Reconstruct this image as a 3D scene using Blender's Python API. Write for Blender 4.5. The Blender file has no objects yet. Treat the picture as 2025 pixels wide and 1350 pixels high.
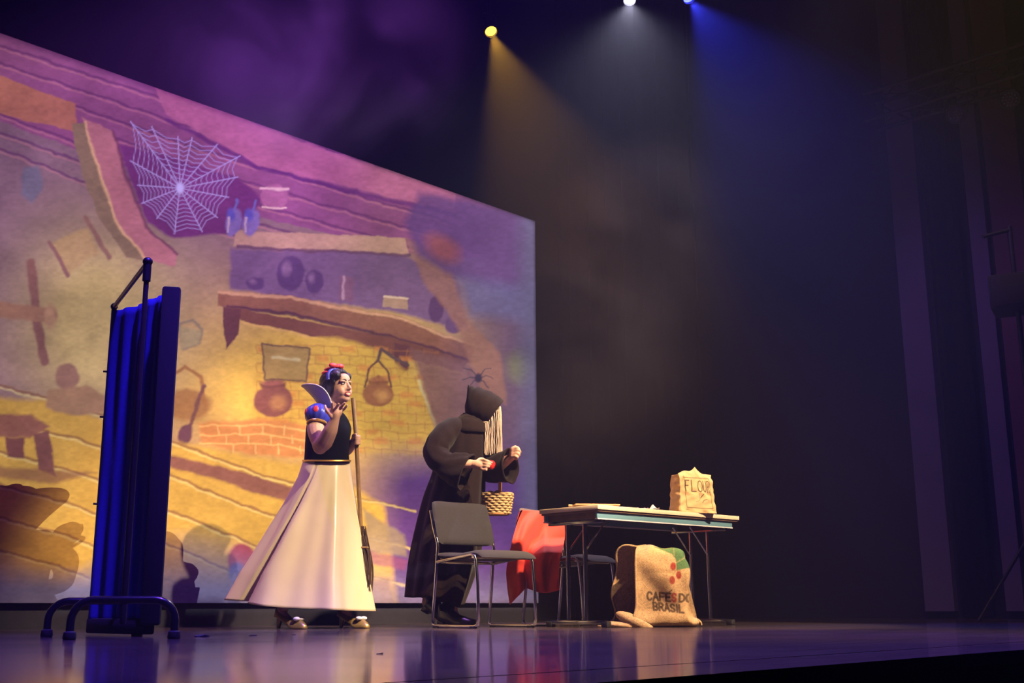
import bpy, bmesh, math, random
import numpy as np
from mathutils import Vector, Matrix
random.seed(7); np.random.seed(7)
SC = bpy.context.scene
COL = SC.collection

# ------------------------------------------------------------------ camera
FPX = 2290.0; PITCH = math.radians(12.96); ROLL = math.radians(0.25)
EYE = Vector((0, 0, 0.118))
_r0 = Vector((1, 0, 0)); _u0 = Vector((0, -math.sin(PITCH), math.cos(PITCH)))
C_FW = Vector((0, math.cos(PITCH), math.sin(PITCH)))
C_R = _r0 * math.cos(ROLL) - _u0 * math.sin(ROLL)
C_U = _u0 * math.cos(ROLL) + _r0 * math.sin(ROLL)
cam_data = bpy.data.cameras.new('camera')
cam_data.sensor_width = 36.0
cam_data.lens = FPX / 2025.0 * 36.0
cam_data.clip_start = 0.02
cam = bpy.data.objects.new('camera', cam_data); COL.objects.link(cam)
cam.matrix_world = Matrix(((C_R.x, C_U.x, -C_FW.x, EYE.x), (C_R.y, C_U.y, -C_FW.y, EYE.y),
                           (C_R.z, C_U.z, -C_FW.z, EYE.z), (0, 0, 0, 1)))
SC.camera = cam

def at(px, py, Y):
    d = C_FW + C_R * ((px - 1012.5) / FPX) + C_U * ((675 - py) / FPX)
    return EYE + d * (Y / d.y)
def gnd(px, py, z=0.0):
    d = C_FW + C_R * ((px - 1012.5) / FPX) + C_U * ((675 - py) / FPX)
    return EYE + d * ((z - EYE.z) / d.z)
def proj_np(P):
    d = P - np.array(EYE)
    z = d @ np.array(C_FW)
    return 1012.5 + FPX * (d @ np.array(C_R)) / z, 675 - FPX * (d @ np.array(C_U)) / z

# ------------------------------------------------------------------ view, world haze
SC.view_settings.view_transform = 'Standard'
SC.view_settings.look = 'None'
SC.view_settings.exposure = 0.0
SC.view_settings.gamma = 1.0
SC.view_settings.use_curve_mapping = False
SC.cycles.use_denoising = True
SC.cycles.use_light_tree = False
SC.cycles.max_bounces = 3
SC.cycles.diffuse_bounces = 1
SC.cycles.glossy_bounces = 2
SC.cycles.adaptive_threshold = 0.03
SC.cycles.volume_bounces = 0
SC.cycles.caustics_reflective = False
SC.cycles.caustics_refractive = False
SC.cycles.sample_clamp_indirect = 3.0

HAZE = 0.0032
wd = bpy.data.worlds.new('hall_air'); SC.world = wd; wd.use_nodes = True
nt = wd.node_tree
bg = next(n for n in nt.nodes if n.type == 'BACKGROUND')
bg.inputs['Color'].default_value = (0.10, 0.06, 0.30, 1); bg.inputs['Strength'].default_value = 0.0
wout = next(n for n in nt.nodes if n.type == 'OUTPUT_WORLD')
vs = nt.nodes.new('ShaderNodeVolumeScatter')
vs.inputs['Density'].default_value = HAZE
vs.inputs['Anisotropy'].default_value = 0.35
vs.inputs['Color'].default_value = (1, 1, 1, 1)
nt.links.new(vs.outputs['Volume'], wout.inputs['Volume'])
SC.cycles.volume_step_rate = 1.0
SC.cycles.volume_max_steps = 64

# ------------------------------------------------------------------ stage lights
def spot(name, loc, target, energy, color, angle, blend=0.4, radius=0.05):
    l = bpy.data.lights.new(name, 'SPOT')
    l.energy = energy; l.color = color; l.spot_size = math.radians(angle); l.spot_blend = blend
    l.shadow_soft_size = radius
    o = bpy.data.objects.new(name, l); COL.objects.link(o)
    o.location = loc
    o.rotation_euler = (Vector(target) - Vector(loc)).to_track_quat('-Z', 'Y').to_euler()
    return o

A = math.radians(43)
E1 = Vector((math.sin(A), math.cos(A), 0))      # along the screen, to the right and away
E2 = Vector((math.cos(A), -math.sin(A), 0))     # from the screen towards the audience
S_BR = Vector((0.2333, 10.9, 0.162))            # lower right corner of the screen
SCR_W, SCR_H = 6.2, 3.685
PROJ = Vector((5.4, 8.2, 4.35))
SCR_C = S_BR - E1 * (SCR_W / 2) + Vector((0, 0, SCR_H / 2))
pj = spot('projector_lamp', PROJ, SCR_C, 6500, (1.0, 0.97, 0.93), 75, 0.0, 0.003)
pj.data.use_nodes = True                      # lens-corrected projection: even over the whole screen
_e = next(n for n in pj.data.node_tree.nodes if n.type == 'EMISSION')
_f = pj.data.node_tree.nodes.new('ShaderNodeLightFalloff'); _f.inputs['Strength'].default_value = 0.0074
pj.data.node_tree.links.new(_f.outputs['Constant'], _e.inputs['Strength'])
spot('warm_key_lamp', (4.5, 3.2, 6.2), (0.90, 7.9, 0.55), 6500, (1.0, 0.68, 0.40), 27, 0.45, 0.08)
spot('warm_front_lamp', (3.6, 3.4, 6.6), (-0.80, 7.55, 0.95), 4300, (1.0, 0.74, 0.47), 24, 0.5, 0.08)
spot('warm_back_lamp', (3.4, 7.2, 7.4), (2.6, 10.0, 0.0), 420, (1.0, 0.55, 0.22), 38, 0.6, 0.1)
spot('lilac_back_lamp', (-2.7, 6.9, 6.3), (-1.40, 7.45, 0.9), 900, (0.58, 0.22, 1.0), 24, 0.6, 0.08)
spot('blue_wash_lamp', (-0.2, 3.6, 7.0), (-0.35, 4.4, 0.0), 6500, (0.14, 0.05, 1.0), 48, 0.55, 0.15)
spot('purple_smoke_lamp', (0.2, 9.0, 7.4), (-1.6, 8.2, 4.2), 1700, (0.50, 0.12, 1.0), 44, 0.9, 0.08)
spot('purple_side_lamp', (0.6, 6.2, 6.0), (4.6, 11.2, 1.8), 420, (0.40, 0.16, 1.0), 40, 0.9, 0.1)
# ------------------------------------------------------------------ materials
def mat(name, color, rough=0.6, metal=0.0, noise=0.0, nscale=20.0, bump=0.0, bscale=60.0, spec=0.5, sheen=0.0,
        attr=None, emit=None, estr=0.0, coat=0.0, stretch=None, aniso=0.0):
    m = bpy.data.materials.new(name); m.use_nodes = True
    t = m.node_tree; b = t.nodes['Principled BSDF']
    b.inputs['Base Color'].default_value = (*color, 1)
    b.inputs['Roughness'].default_value = rough
    b.inputs['Metallic'].default_value = metal
    b.inputs['Specular IOR Level'].default_value = spec
    b.inputs['Sheen Weight'].default_value = sheen
    b.inputs['Coat Weight'].default_value = coat
    if emit:
        b.inputs['Emission Color'].default_value = (*emit, 1); b.inputs['Emission Strength'].default_value = estr
    tc = None
    def coord():
        tcn = t.nodes.new('ShaderNodeTexCoord')
        if stretch:
            mp = t.nodes.new('ShaderNodeMapping'); mp.inputs['Scale'].default_value = stretch
            t.links.new(tcn.outputs['Object'], mp.inputs['Vector']); return mp.outputs['Vector']
        return tcn.outputs['Object']
    src = None
    if attr:
        a = t.nodes.new('ShaderNodeAttribute'); a.attribute_name = attr; src = a.outputs['Color']
        t.links.new(src, b.inputs['Base Color'])
    if noise:
        tc = coord()
        n = t.nodes.new('ShaderNodeTexNoise'); n.inputs['Scale'].default_value = nscale; n.inputs['Detail'].default_value = 5
        t.links.new(tc, n.inputs['Vector'])
        mr = t.nodes.new('ShaderNodeMapRange')
        mr.inputs['From Min'].default_value = 0.25; mr.inputs['From Max'].default_value = 0.75
        mr.inputs['To Min'].default_value = 1 - noise; mr.inputs['To Max'].default_value = 1 + noise
        t.links.new(n.outputs['Fac'], mr.inputs['Value'])
        mx = t.nodes.new('ShaderNodeVectorMath'); mx.operation = 'SCALE'
        if src is not None: t.links.new(src, mx.inputs[0])
        else: mx.inputs[0].default_value = color
        t.links.new(mr.outputs['Result'], mx.inputs['Scale'])
        t.links.new(mx.outputs['Vector'], b.inputs['Base Color'])
    if bump:
        tc = tc or coord()
        n2 = t.nodes.new('ShaderNodeTexNoise'); n2.inputs['Scale'].default_value = bscale; n2.inputs['Detail'].default_value = 4
        t.links.new(tc, n2.inputs['Vector'])
        bp = t.nodes.new('ShaderNodeBump'); bp.inputs['Strength'].default_value = bump; bp.inputs['Distance'].default_value = 0.01
        t.links.new(n2.outputs['Fac'], bp.inputs['Height'])
        t.links.new(bp.outputs['Normal'], b.inputs['Normal'])
    return m

def srgb(r, g, b):
    f = lambda c: (c / 255 / 12.92) if c / 255 <= 0.04045 else ((c / 255 + 0.055) / 1.055) ** 2.4
    return (f(r), f(g), f(b))

# ------------------------------------------------------------------ mesh helpers
class MB:
    """collects vertices and faces, then links them as one mesh object"""
    def __init__(s): s.v = []; s.f = []
    def add(s, vs, fs):
        o = len(s.v); s.v += [tuple(p) for p in vs]; s.f += [tuple(i + o for i in f) for f in fs]; return s
    def box(s, c, size, rot=None, bev=0.0):
        hx, hy, hz = size[0] / 2, size[1] / 2, size[2] / 2
        R = rot or Matrix.Identity(3); c = Vector(c)
        if bev <= 0:
            vs = [c + R @ Vector((x * hx, y * hy, z * hz)) for x in (-1, 1) for y in (-1, 1) for z in (-1, 1)]
            return s.add(vs, [(0, 1, 3, 2), (4, 6, 7, 5), (0, 4, 5, 1), (2, 3, 7, 6), (0, 2, 6, 4), (1, 5, 7, 3)])
        bm = bmesh.new(); bmesh.ops.create_cube(bm, size=1.0)
        for v in bm.verts: v.co = Vector((v.co.x * size[0], v.co.y * size[1], v.co.z * size[2]))
        bmesh.ops.bevel(bm, geom=list(bm.edges), offset=bev, segments=2, affect='EDGES', profile=0.5)
        bm.verts.index_update()
        s.add([c + R @ v.co for v in bm.verts], [[v.index for v in f.verts] for f in bm.faces]); bm.free(); return s
    def tube(s, pts, r, n=10, caps=True, flat=None, closed=False):
        pts = [Vector(p) for p in pts]
        rr = r if isinstance(r, (list, tuple)) else [r] * len(pts)
        T = []
        for i in range(len(pts)):
            a = pts[i - 1] if (i > 0 or closed) else pts[i]; b = pts[(i + 1) % len(pts)] if (i < len(pts) - 1 or closed) else pts[i]
            T.append((b - a).normalized())
        ref = Vector((0, 0, 1)) if abs(T[0].z) < 0.9 else Vector((1, 0, 0))
        N = (ref - T[0] * ref.dot(T[0])).normalized()
        vs = []; fs = []
        for i, p in enumerate(pts):
            N = (N - T[i] * N.dot(T[i])).normalized(); B = T[i].cross(N)
            for k in range(n):
                a = 2 * math.pi * k / n
                q = N * math.cos(a) + B * math.sin(a) * (flat or 1)
                vs.append(p + q * rr[i])
        m = len(pts)
        for i in range(m if closed else m - 1):
            j = (i + 1) % m
            for k in range(n):
                fs.append((i * n + k, i * n + (k + 1) % n, j * n + (k + 1) % n, j * n + k))
        if caps and not closed:
            fs.append(tuple(range(n - 1, -1, -1))); fs.append(tuple((m - 1) * n + k for k in range(n)))
        return s.add(vs, fs)
    def loft(s, rings, cap0=True, cap1=True, closed=True):
        n = len(rings[0]); vs = [p for r in rings for p in r]; fs = []
        for i in range(len(rings) - 1):
            for k in range(n if closed else n - 1):
                fs.append((i * n + k, i * n + (k + 1) % n, (i + 1) * n + (k + 1) % n, (i + 1) * n + k))
        if closed and cap0: fs.append(tuple(range(n - 1, -1, -1)))
        if closed and cap1: fs.append(tuple((len(rings) - 1) * n + k for k in range(n)))
        return s.add(vs, fs)
    def lathe(s, profile, c=(0, 0, 0), n=24, axis=None):
        c = Vector(c); R = axis or Matrix.Identity(3)
        rings = [[c + R @ Vector((r * math.cos(2 * math.pi * k / n), r * math.sin(2 * math.pi * k / n), z)) for k in range(n)] for r, z in profile]
        return s.loft(rings)
    def ell(s, c, rad, rot=None, nu=20, nv=12):
        c = Vector(c); R = rot or Matrix.Identity(3)
        rings = []
        for j in range(1, nv):
            t = math.pi * j / nv
            rings.append([c + R @ Vector((rad[0] * math.sin(t) * math.cos(2 * math.pi * k / nu), rad[1] * math.sin(t) * math.sin(2 * math.pi * k / nu), -rad[2] * math.cos(t))) for k in range(nu)])
        o = len(s.v); s.loft(rings, False, False)
        a = len(s.v); s.v.append(tuple(c + R @ Vector((0, 0, -rad[2])))); s.v.append(tuple(c + R @ Vector((0, 0, rad[2]))))
        m = (nv - 2) * nu
        for k in range(nu):
            s.f.append((a, o + (k + 1) % nu, o + k)); s.f.append((a + 1, o + m + k, o + m + (k + 1) % nu))
        return s
    def mesh(s, name, smooth=True):
        me = bpy.data.meshes.new(name); me.from_pydata(s.v, [], s.f); me.validate()
        bm = bmesh.new(); bm.from_mesh(me); bmesh.ops.recalc_face_normals(bm, faces=bm.faces); bm.to_mesh(me); bm.free()
        if smooth:
            me.polygons.foreach_set('use_smooth', [True] * len(me.polygons))
        me.update(); return me
    def build(s, name, m, parent=None, smooth=True, sharp=None):
        me = s.mesh(name, smooth)
        if smooth:
            try: me.set_sharp_from_angle(angle=math.radians(sharp or 40))
            except Exception: pass
        me.materials.append(m)
        o = bpy.data.objects.new(name, me); COL.objects.link(o)
        if parent is not None: put(o, parent)
        return o
def put(o, parent):
    o.parent = parent
    o.matrix_parent_inverse = parent.matrix_basis.inverted()
def tag(o, label=None, cat=None, group=None, kind=None):
    if label: o['label'] = label
    if cat: o['category'] = cat
    if group: o['group'] = group
    if kind: o['kind'] = kind
    return o
def thing(name, label, cat, loc, group=None, rz=0.0):
    o = bpy.data.objects.new(name, None); COL.objects.link(o)
    o.location = loc; o.rotation_euler = (0, 0, rz); o.empty_display_size = 0.1
    bpy.context.view_layer.update()
    return tag(o, label, cat, group)
def solidify(o, th, off=0.0):
    md = o.modifiers.new('thick', 'SOLIDIFY'); md.thickness = th; md.offset = off; return o
def subsurf(o, lv=1):
    md = o.modifiers.new('sub', 'SUBSURF'); md.levels = lv; md.render_levels = lv; return o
def remesh(mb, name, m, parent, voxel=0.005, smooth=4, post=None):
    """fuses overlapping volumes into one continuous skin"""
    me = mb.mesh(name); o = bpy.data.objects.new(name + '_tmp', me); COL.objects.link(o)
    r = o.modifiers.new('fuse', 'REMESH'); r.mode = 'VOXEL'; r.voxel_size = voxel
    s_ = o.modifiers.new('soft', 'SMOOTH'); s_.factor = 0.5; s_.iterations = smooth
    dg = bpy.context.evaluated_depsgraph_get()
    nm = bpy.data.meshes.new_from_object(o.evaluated_get(dg)); nm.name = name
    bpy.data.objects.remove(o)
    nm.polygons.foreach_set('use_smooth', [True] * len(nm.polygons))
    nm.materials.clear(); nm.materials.append(m)
    ob = bpy.data.objects.new(name, nm); COL.objects.link(ob)
    if parent is not None: put(ob, parent)
    return ob
def catmull(pts, n=6):
    pts = [Vector(p) for p in pts]; out = []
    P = [pts[0] * 2 - pts[1]] + pts + [pts[-1] * 2 - pts[-2]]
    for i in range(1, len(P) - 2):
        for k in range(n):
            t = k / n; a, b, c, d = P[i - 1], P[i], P[i + 1], P[i + 2]
            out.append(0.5 * ((2 * b) + (c - a) * t + (2 * a - 5 * b + 4 * c - d) * t * t + (3 * b - a - 3 * c + d) * t ** 3))
    out.append(pts[-1]); return out

# numpy painting tools: flat print is painted per vertex into a colour attribute
def vnoise(x, y, s=0):
    xi = np.floor(x).astype(np.int64); yi = np.floor(y).astype(np.int64); fx = x - xi; fy = y - yi
    def h(a, b):
        n = (a * 374761393 + b * 668265263 + s * 1442695041) & 0x7fffffff
        n = ((n ^ (n >> 13)) * 1274126177) & 0x7fffffff
        return ((n ^ (n >> 16)) & 0xffff) / 65535.0
    u = fx * fx * (3 - 2 * fx); v = fy * fy * (3 - 2 * fy)
    return (h(xi, yi) * (1 - u) + h(xi + 1, yi) * u) * (1 - v) + (h(xi, yi + 1) * (1 - u) + h(xi + 1, yi + 1) * u) * v
def fbm(x, y, s=0, o=4):
    r = 0; a = 0.5
    for i in range(o): r = r + a * vnoise(x, y, s + i * 17); x = x * 2.03; y = y * 2.03; a *= 0.5
    return r
def seg_d(x, y, a, b, wa=0.0, wb=None):
    ax, ay = a; bx, by = b; dx, dy = bx - ax, by - ay
    t = np.clip(((x - ax) * dx + (y - ay) * dy) / (dx * dx + dy * dy + 1e-9), 0, 1)
    w = wa if wb is None else wa + (wb - wa) * t
    return np.hypot(x - ax - t * dx, y - ay - t * dy) - w
def poly_d(x, y, P):
    d = np.full(x.shape, 1e9); ins = np.zeros(x.shape, bool); n = len(P)
    for i in range(n):
        a = P[i]; b = P[(i + 1) % n]
        d = np.minimum(d, seg_d(x, y, a, b))
        c = ((a[1] > y) != (b[1] > y)) & (x < (b[0] - a[0]) * (y - a[1]) / (b[1] - a[1] + 1e-9) + a[0])
        ins ^= c
    return np.where(ins, -d, d)
def ell_d(x, y, cx, cy, rx, ry, rot=0.0):
    c, s = math.cos(rot), math.sin(rot); dx = x - cx; dy = y - cy
    u = (dx * c + dy * s) / rx; v = (-dx * s + dy * c) / ry
    return (np.hypot(u, v) - 1) * min(rx, ry)
def line_d(x, y, P, w0, w1=None):
    d = np.full(x.shape, 1e9); n = len(P) - 1
    for i in range(n):
        a = w0 if w1 is None else w0 + (w1 - w0) * i / n
        b = w0 if w1 is None else w0 + (w1 - w0) * (i + 1) / n
        d = np.minimum(d, seg_d(x, y, P[i], P[i + 1], a, b))
    return d
class Paint:
    def __init__(s, x, y): s.x = x; s.y = y; s.c = np.zeros(x.shape + (3,))
    def mask(s, d, soft): return np.clip(0.5 - d / (2 * soft), 0, 1)
    def lay(s, m, col, op=1.0):
        m = (m * op)[..., None]; s.c = s.c * (1 - m) + np.array(col) * m
    def poly(s, P, col, soft=1.5, op=1.0): s.lay(s.mask(poly_d(s.x, s.y, P), soft), srgb(*col), op)
    def line(s, P, w, col, soft=1.2, op=1.0, w1=None): s.lay(s.mask(line_d(s.x, s.y, P, w, w1), soft), srgb(*col), op)
    def oval(s, cx, cy, rx, ry, col, soft=1.5, op=1.0, rot=0.0): s.lay(s.mask(ell_d(s.x, s.y, cx, cy, rx, ry, rot), soft), srgb(*col), op)
def set_paint(me, col, name='print'):
    a = me.color_attributes.new(name, 'FLOAT_COLOR', 'POINT')
    out = np.ones((len(me.vertices), 4), np.float32); out[:, :3] = col.reshape(-1, 3)
    a.data.foreach_set('color', out.ravel())

# ------------------------------------------------------------------ the hall
M = {}
M['black_wall'] = mat('black_wall', (0.007, 0.006, 0.008), 0.9, noise=0.3, nscale=3)
M['drape'] = mat('black_drape', (0.008, 0.007, 0.009), 0.95, noise=0.25, nscale=8, spec=0.1)
M['pilaster'] = mat('pilaster_plaster', (0.11, 0.095, 0.125), 0.85, noise=0.1, nscale=2)
M['black_metal'] = mat('black_metal', (0.012, 0.012, 0.014), 0.42, noise=0.2, nscale=30)
M['pit'] = mat('pit_carpet', (0.006, 0.006, 0.007), 0.95, noise=0.3, nscale=40)

def quad(name, pts, m, kind='structure'):
    o = MB().add(pts, [(0, 1, 2, 3)]).build(name, m, smooth=False); tag(o, kind=kind); return o
def slab(name, p0, p1, z0, z1, th, side, m):
    """an upright slab between two floor points, thickness away from the stage"""
    d = (p1 - p0).normalized(); n = Vector((d.y, -d.x, 0)) * side
    a = [p0, p1, p1 + n * th, p0 + n * th]
    vs = [Vector((p.x, p.y, z)) for z in (z0, z1) for p in a]
    o = MB().add(vs, [(0, 1, 2, 3), (4, 5, 6, 7), (0, 1, 5, 4), (1, 2, 6, 5), (2, 3, 7, 6), (3, 0, 4, 7)]).build(name, m, smooth=False)
    tag(o, kind='structure'); return o

W0 = Vector((S_BR.x, S_BR.y, 0)) - E2 * 0.30        # a point of the back wall line
SIDE = Vector((4.30, 11.6, 0))                      # a point of the side wall line
s_par = (SIDE - W0).dot(E1)
CORNER = W0 + E1 * s_par
LEFT = W0 - E1 * 11.0
ZT = 9.0
slab('wall_back', LEFT, CORNER, -0.02, ZT, 0.2, -1, M['black_wall'])
slab('wall_right', CORNER, CORNER + E2 * 16, -1.2, ZT, 0.2, -1, M['black_wall'])
slab('wall_left', LEFT, LEFT + E2 * 16, -1.2, ZT, 0.2, 1, M['black_wall'])
slab('wall_front', LEFT + E2 * 16, CORNER + E2 * 16, -1.2, ZT, 0.2, 1, M['black_wall'])
o = slab('ceiling', LEFT, LEFT + E2 * 16, ZT, ZT + 0.2, (CORNER - LEFT).length, -1, M['black_wall'])

# floor: polished stage boards; a lift gap runs parallel to the stage front
fm = bpy.data.materials.new('stage_floor'); fm.use_nodes = True
t = fm.node_tree; b = t.nodes['Principled BSDF']
tc = t.nodes.new('ShaderNodeTexCoord')
mp = t.nodes.new('ShaderNodeMapping'); mp.inputs['Rotation'].default_value = (0, 0, -(math.pi / 2 - A))
mp.inputs['Scale'].default_value = (1, 1, 1)
t.links.new(tc.outputs['Object'], mp.inputs['Vector'])
mp2 = t.nodes.new('ShaderNodeMapping'); mp2.inputs['Scale'].default_value = (0.5, 14, 1)
t.links.new(mp.outputs['Vector'], mp2.inputs['Vector'])
n1 = t.nodes.new('ShaderNodeTexNoise'); n1.inputs['Scale'].default_value = 3.0; n1.inputs['Detail'].default_value = 8
t.links.new(mp2.outputs['Vector'], n1.inputs['Vector'])
cr = t.nodes.new('ShaderNodeValToRGB')
cr.color_ramp.elements[0].position = 0.3; cr.color_ramp.elements[0].color = (0.040, 0.031, 0.030, 1)
cr.color_ramp.elements[1].position = 0.72; cr.color_ramp.elements[1].color = (0.125, 0.090, 0.070, 1)
t.links.new(n1.outputs['Fac'], cr.inputs['Fac']); t.links.new(cr.outputs['Color'], b.inputs['Base Color'])
n2 = t.nodes.new('ShaderNodeTexNoise'); n2.inputs['Scale'].default_value = 1.7; n2.inputs['Detail'].default_value = 6
t.links.new(mp.outputs['Vector'], n2.inputs['Vector'])
mr = t.nodes.new('ShaderNodeMapRange'); mr.inputs['To Min'].default_value = 0.06; mr.inputs['To Max'].default_value = 0.15
t.links.new(n2.outputs['Fac'], mr.inputs['Value']); t.links.new(mr.outputs['Result'], b.inputs['Roughness'])
b.inputs['Specular IOR Level'].default_value = 0.7
M['floor'] = fm
EDGE = Vector((0.0, 1.80, 0)); GAP = Vector((0.0, 2.20, 0))
L2 = -14.0; L3 = 14.0
def strip(name, p_near, p_far, m, z=0.0, th=0.03):
    a = p_near + E1 * L2; b_ = p_near + E1 * L3; c = p_far + E1 * L3; d = p_far + E1 * L2
    vs = [Vector((p.x, p.y, zz)) for zz in (z, z - th) for p in (a, b_, c, d)]
    o = MB().add(vs, [(0, 1, 2, 3), (4, 5, 6, 7), (0, 1, 5, 4), (1, 2, 6, 5), (2, 3, 7, 6), (3, 0, 4, 7)]).build(name, m, smooth=False)
    tag(o, kind='structure'); return o
depth = (GAP - W0).dot(E2)
strip('floor', GAP, GAP - E2 * (depth + 0.1), M['floor'])
strip('trim_1', EDGE, GAP + E2 * 0.012, M['floor'])
strip('floor_pit', EDGE + E2 * 9, EDGE, M['pit'], z=-0.95)
strip('wall_stage_front', EDGE + E2 * 0.001, EDGE - E2 * 0.05, M['black_wall'], z=-0.031, th=0.92)

# ------------------------------------------------------------------ projection screen, a generic painted cottage kitchen
NU, NV = 700, 500
uu = np.linspace(-SCR_W, 0, NU); vv = np.linspace(0, SCR_H, NV)
UU, VV = np.meshgrid(uu, vv)
PX = S_BR.x + E1.x * UU; PY = S_BR.y + E1.y * UU; PZ = S_BR.z + VV
P3 = np.stack([PX, PY, PZ], -1).reshape(-1, 3)
sx, sy = proj_np(P3)
def paint_backdrop(x, y):
    wx = x + (fbm(x / 22, y / 22, 3) - 0.5) * 9; wy = y + (fbm(x / 22, y / 22, 9) - 0.5) * 9
    p = Paint(wx, wy)
    def grad(v, a, b): return np.clip((v - a) / (b - a), 0, 1)
    # the plastered wall: mauve above, ochre where the fire glows
    p.lay(np.ones(x.shape), srgb(128, 96, 112))
    glow = np.exp(-((wx - 620) / 330) ** 2 - ((wy - 760) / 190) ** 2)
    p.lay(np.clip(glow * 1.25, 0, 1), srgb(214, 172, 78))
    glow = np.exp(-((wx - 190) / 150) ** 2 - ((wy - 640) / 190) ** 2)
    p.lay(np.clip(glow * 1.2, 0, 1), srgb(196, 172, 112))
    # ceiling boards and two big timbers
    p.poly([(-500, -250), (1100, 300), (1100, 520), (810, 500), (520, 430), (250, 330), (0, 240), (-500, 60)], (138, 78, 118))
    for k in range(7):
        y0 = 70 + k * 34
        p.line([(-400, y0 - 150 + k * 5), (0, y0 + 20), (400, y0 + 150 + k * 4), (900, y0 + 300 + k * 2)], 2.2, (98, 48, 96), 1.6, 0.75)
        p.line([(-400, y0 - 144 + k * 5), (0, y0 + 26), (400, y0 + 156 + k * 4), (900, y0 + 306 + k * 2)], 1.6, (196, 128, 134), 1.6, 0.45)
    p.poly([(-300, 80), (0, 150), (150, 205), (150, 262), (0, 225), (-300, 160)], (172, 108, 88))
    p.poly([(300, 160), (560, 265), (760, 335), (900, 380), (900, 420), (700, 372), (520, 330), (330, 225)], (168, 96, 128))
    p.line([(330, 235), (520, 335), (700, 380), (900, 425)], 4, (96, 42, 104), 2, .8)
    # a plain leaning brace
    p.poly([(160, 230), (225, 262), (250, 350), (290, 450), (350, 500), (345, 525), (285, 510), (228, 440), (190, 340)], (176, 112, 118))
    p.poly([(140, 245), (168, 240), (196, 340), (232, 442), (290, 515), (250, 508), (196, 430), (158, 330)], (138, 112, 88))
    p.line([(168, 240), (196, 340), (232, 442), (292, 514)], 2.5, (222, 178, 128), 2, .8)
    p.line([(225, 262), (250, 350), (290, 450), (350, 500)], 3, (108, 56, 84), 2, .8)
    # dark recess with the cobweb
    p.poly([(235, 285), (300, 300), (470, 352), (520, 392), (470, 460), (345, 470), (290, 440), (258, 360)], (112, 52, 108), 3)
    # hearth breast, mantel shelf and recess above it
    p.poly([(455, 492), (790, 500), (905, 560), (925, 655), (800, 620), (455, 572)], (120, 88, 122), 4)
    p.poly([(470, 455), (800, 470), (810, 505), (460, 488)], (184, 142, 122))
    p.line([(470, 488), (810, 504)], 3, (92, 54, 88), 1.5, .8)
    p.poly([(430, 575), (560, 582), (800, 628), (940, 682), (930, 712), (780, 668), (560, 618), (430, 606)], (140, 92, 72))
    p.line([(432, 578), (560, 586), (800, 632), (940, 685)], 3, (206, 156, 118), 1.6, .85)
    p.line([(450, 606), (560, 618), (780, 668), (930, 712)], 4, (84, 48, 66), 2, .9)
    p.poly([(450, 606), (780, 668), (925, 712), (915, 735), (770, 700), (470, 632)], (122, 76, 64))
    p.line([(470, 634), (770, 702), (915, 738)], 2.5, (216, 170, 98), 1.5, .8)
    p.poly([(440, 606), (476, 612), (470, 660), (446, 690)], (104, 62, 64))
    p.poly([(778, 676), (812, 684), (806, 730), (784, 752)], (104, 62, 64))
    # crockery on the shelf
    for cx, cy, rx, ry in ((505, 560, 20, 14), (575, 540, 27, 33), (622, 556, 18, 24)):
        p.oval(cx, cy, rx, ry, (92, 62, 104), 2); p.oval(cx - rx * .3, cy - ry * .3, rx * .35, ry * .4, (140, 104, 138), 4, .8)
    p.poly([(672, 545), (698, 548), (698, 598), (672, 594)], (128, 86, 112)); p.line([(680, 548), (680, 592)], 2.5, (188, 150, 168), 2, .8)
    p.poly([(758, 582), (806, 588), (808, 612), (756, 606)], (170, 134, 112)); p.line([(758, 584), (806, 590)], 2, (226, 194, 168), 1.4, .8)
    p.oval(862, 610, 15, 26, (92, 60, 96), 2); p.oval(898, 640, 17, 20, (104, 72, 108), 2)
    # arched fireplace with bricks
    arch = [(500, 850), (506, 720), (560, 672), (660, 664), (760, 694), (826, 756), (862, 850), (872, 900), (500, 888)]
    p.poly(arch, (208, 164, 72), 4, .85)
    for r in range(12):
        yy = 682 + r * 18 
        p.line([(510, yy), (690, yy + 4), (866, yy + 14)], 1.2, (166, 108, 62), 1.4, .5)
        for k in range(12):
            xx = 508 + k * 33 + (16 if r % 2 else 0)
            if xx < 860: p.line([(xx, yy + 2 + (xx - 508) * .02), (xx + 1, yy + 18 + (xx - 508) * .02)], 1.2, (168, 110, 64), 1.3, .5)
            if (r * 5 + k * 3) % 7 < 2 and xx < 830: p.poly([(xx + 3, yy + 3), (xx + 28, yy + 4), (xx + 28, yy + 15), (xx + 3, yy + 14)], (206, 132, 66), 3, .7)
    p.line([(828, 752), (862, 842), (876, 900)], 3, (220, 206, 150), 2, .7)
    # dark chimney side, leaning timber, right hand gloom with purple stage-light spill painted in
    p.poly([(812, 690), (930, 716), (1000, 790), (1000, 960), (872, 900), (850, 810)], (132, 92, 88), 6, .9)
    right = grad(wx, 800, 960) * grad(wy, 1500, 1000) 
    p.lay(np.clip(grad(wx, 860, 1010), 0, 1) * .85, srgb(92, 70, 106))
    low = grad(wx, 690, 800) * grad(wy, 860, 950)
    p.lay(low * .95, srgb(84, 52, 118))
    p.poly([(800, 470), (880, 505), (930, 640), (990, 700), (1000, 800), (950, 770), (900, 640), (840, 560)], (150, 104, 90), 4, .8)
    p.poly([(830, 380), (1080, 430), (1080, 610), (900, 548), (826, 505), (800, 440)], (92, 62, 116), 8, .85)
    p.oval(875, 490, 36, 22, (152, 82, 70), 10, .7, .5)
    p.poly([(905, 550), (1080, 570), (1080, 640), (930, 622)], (104, 98, 142), 14, .8)
    p.oval(1032, 726, 26, 30, (128, 130, 80), 14, .7)
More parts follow.
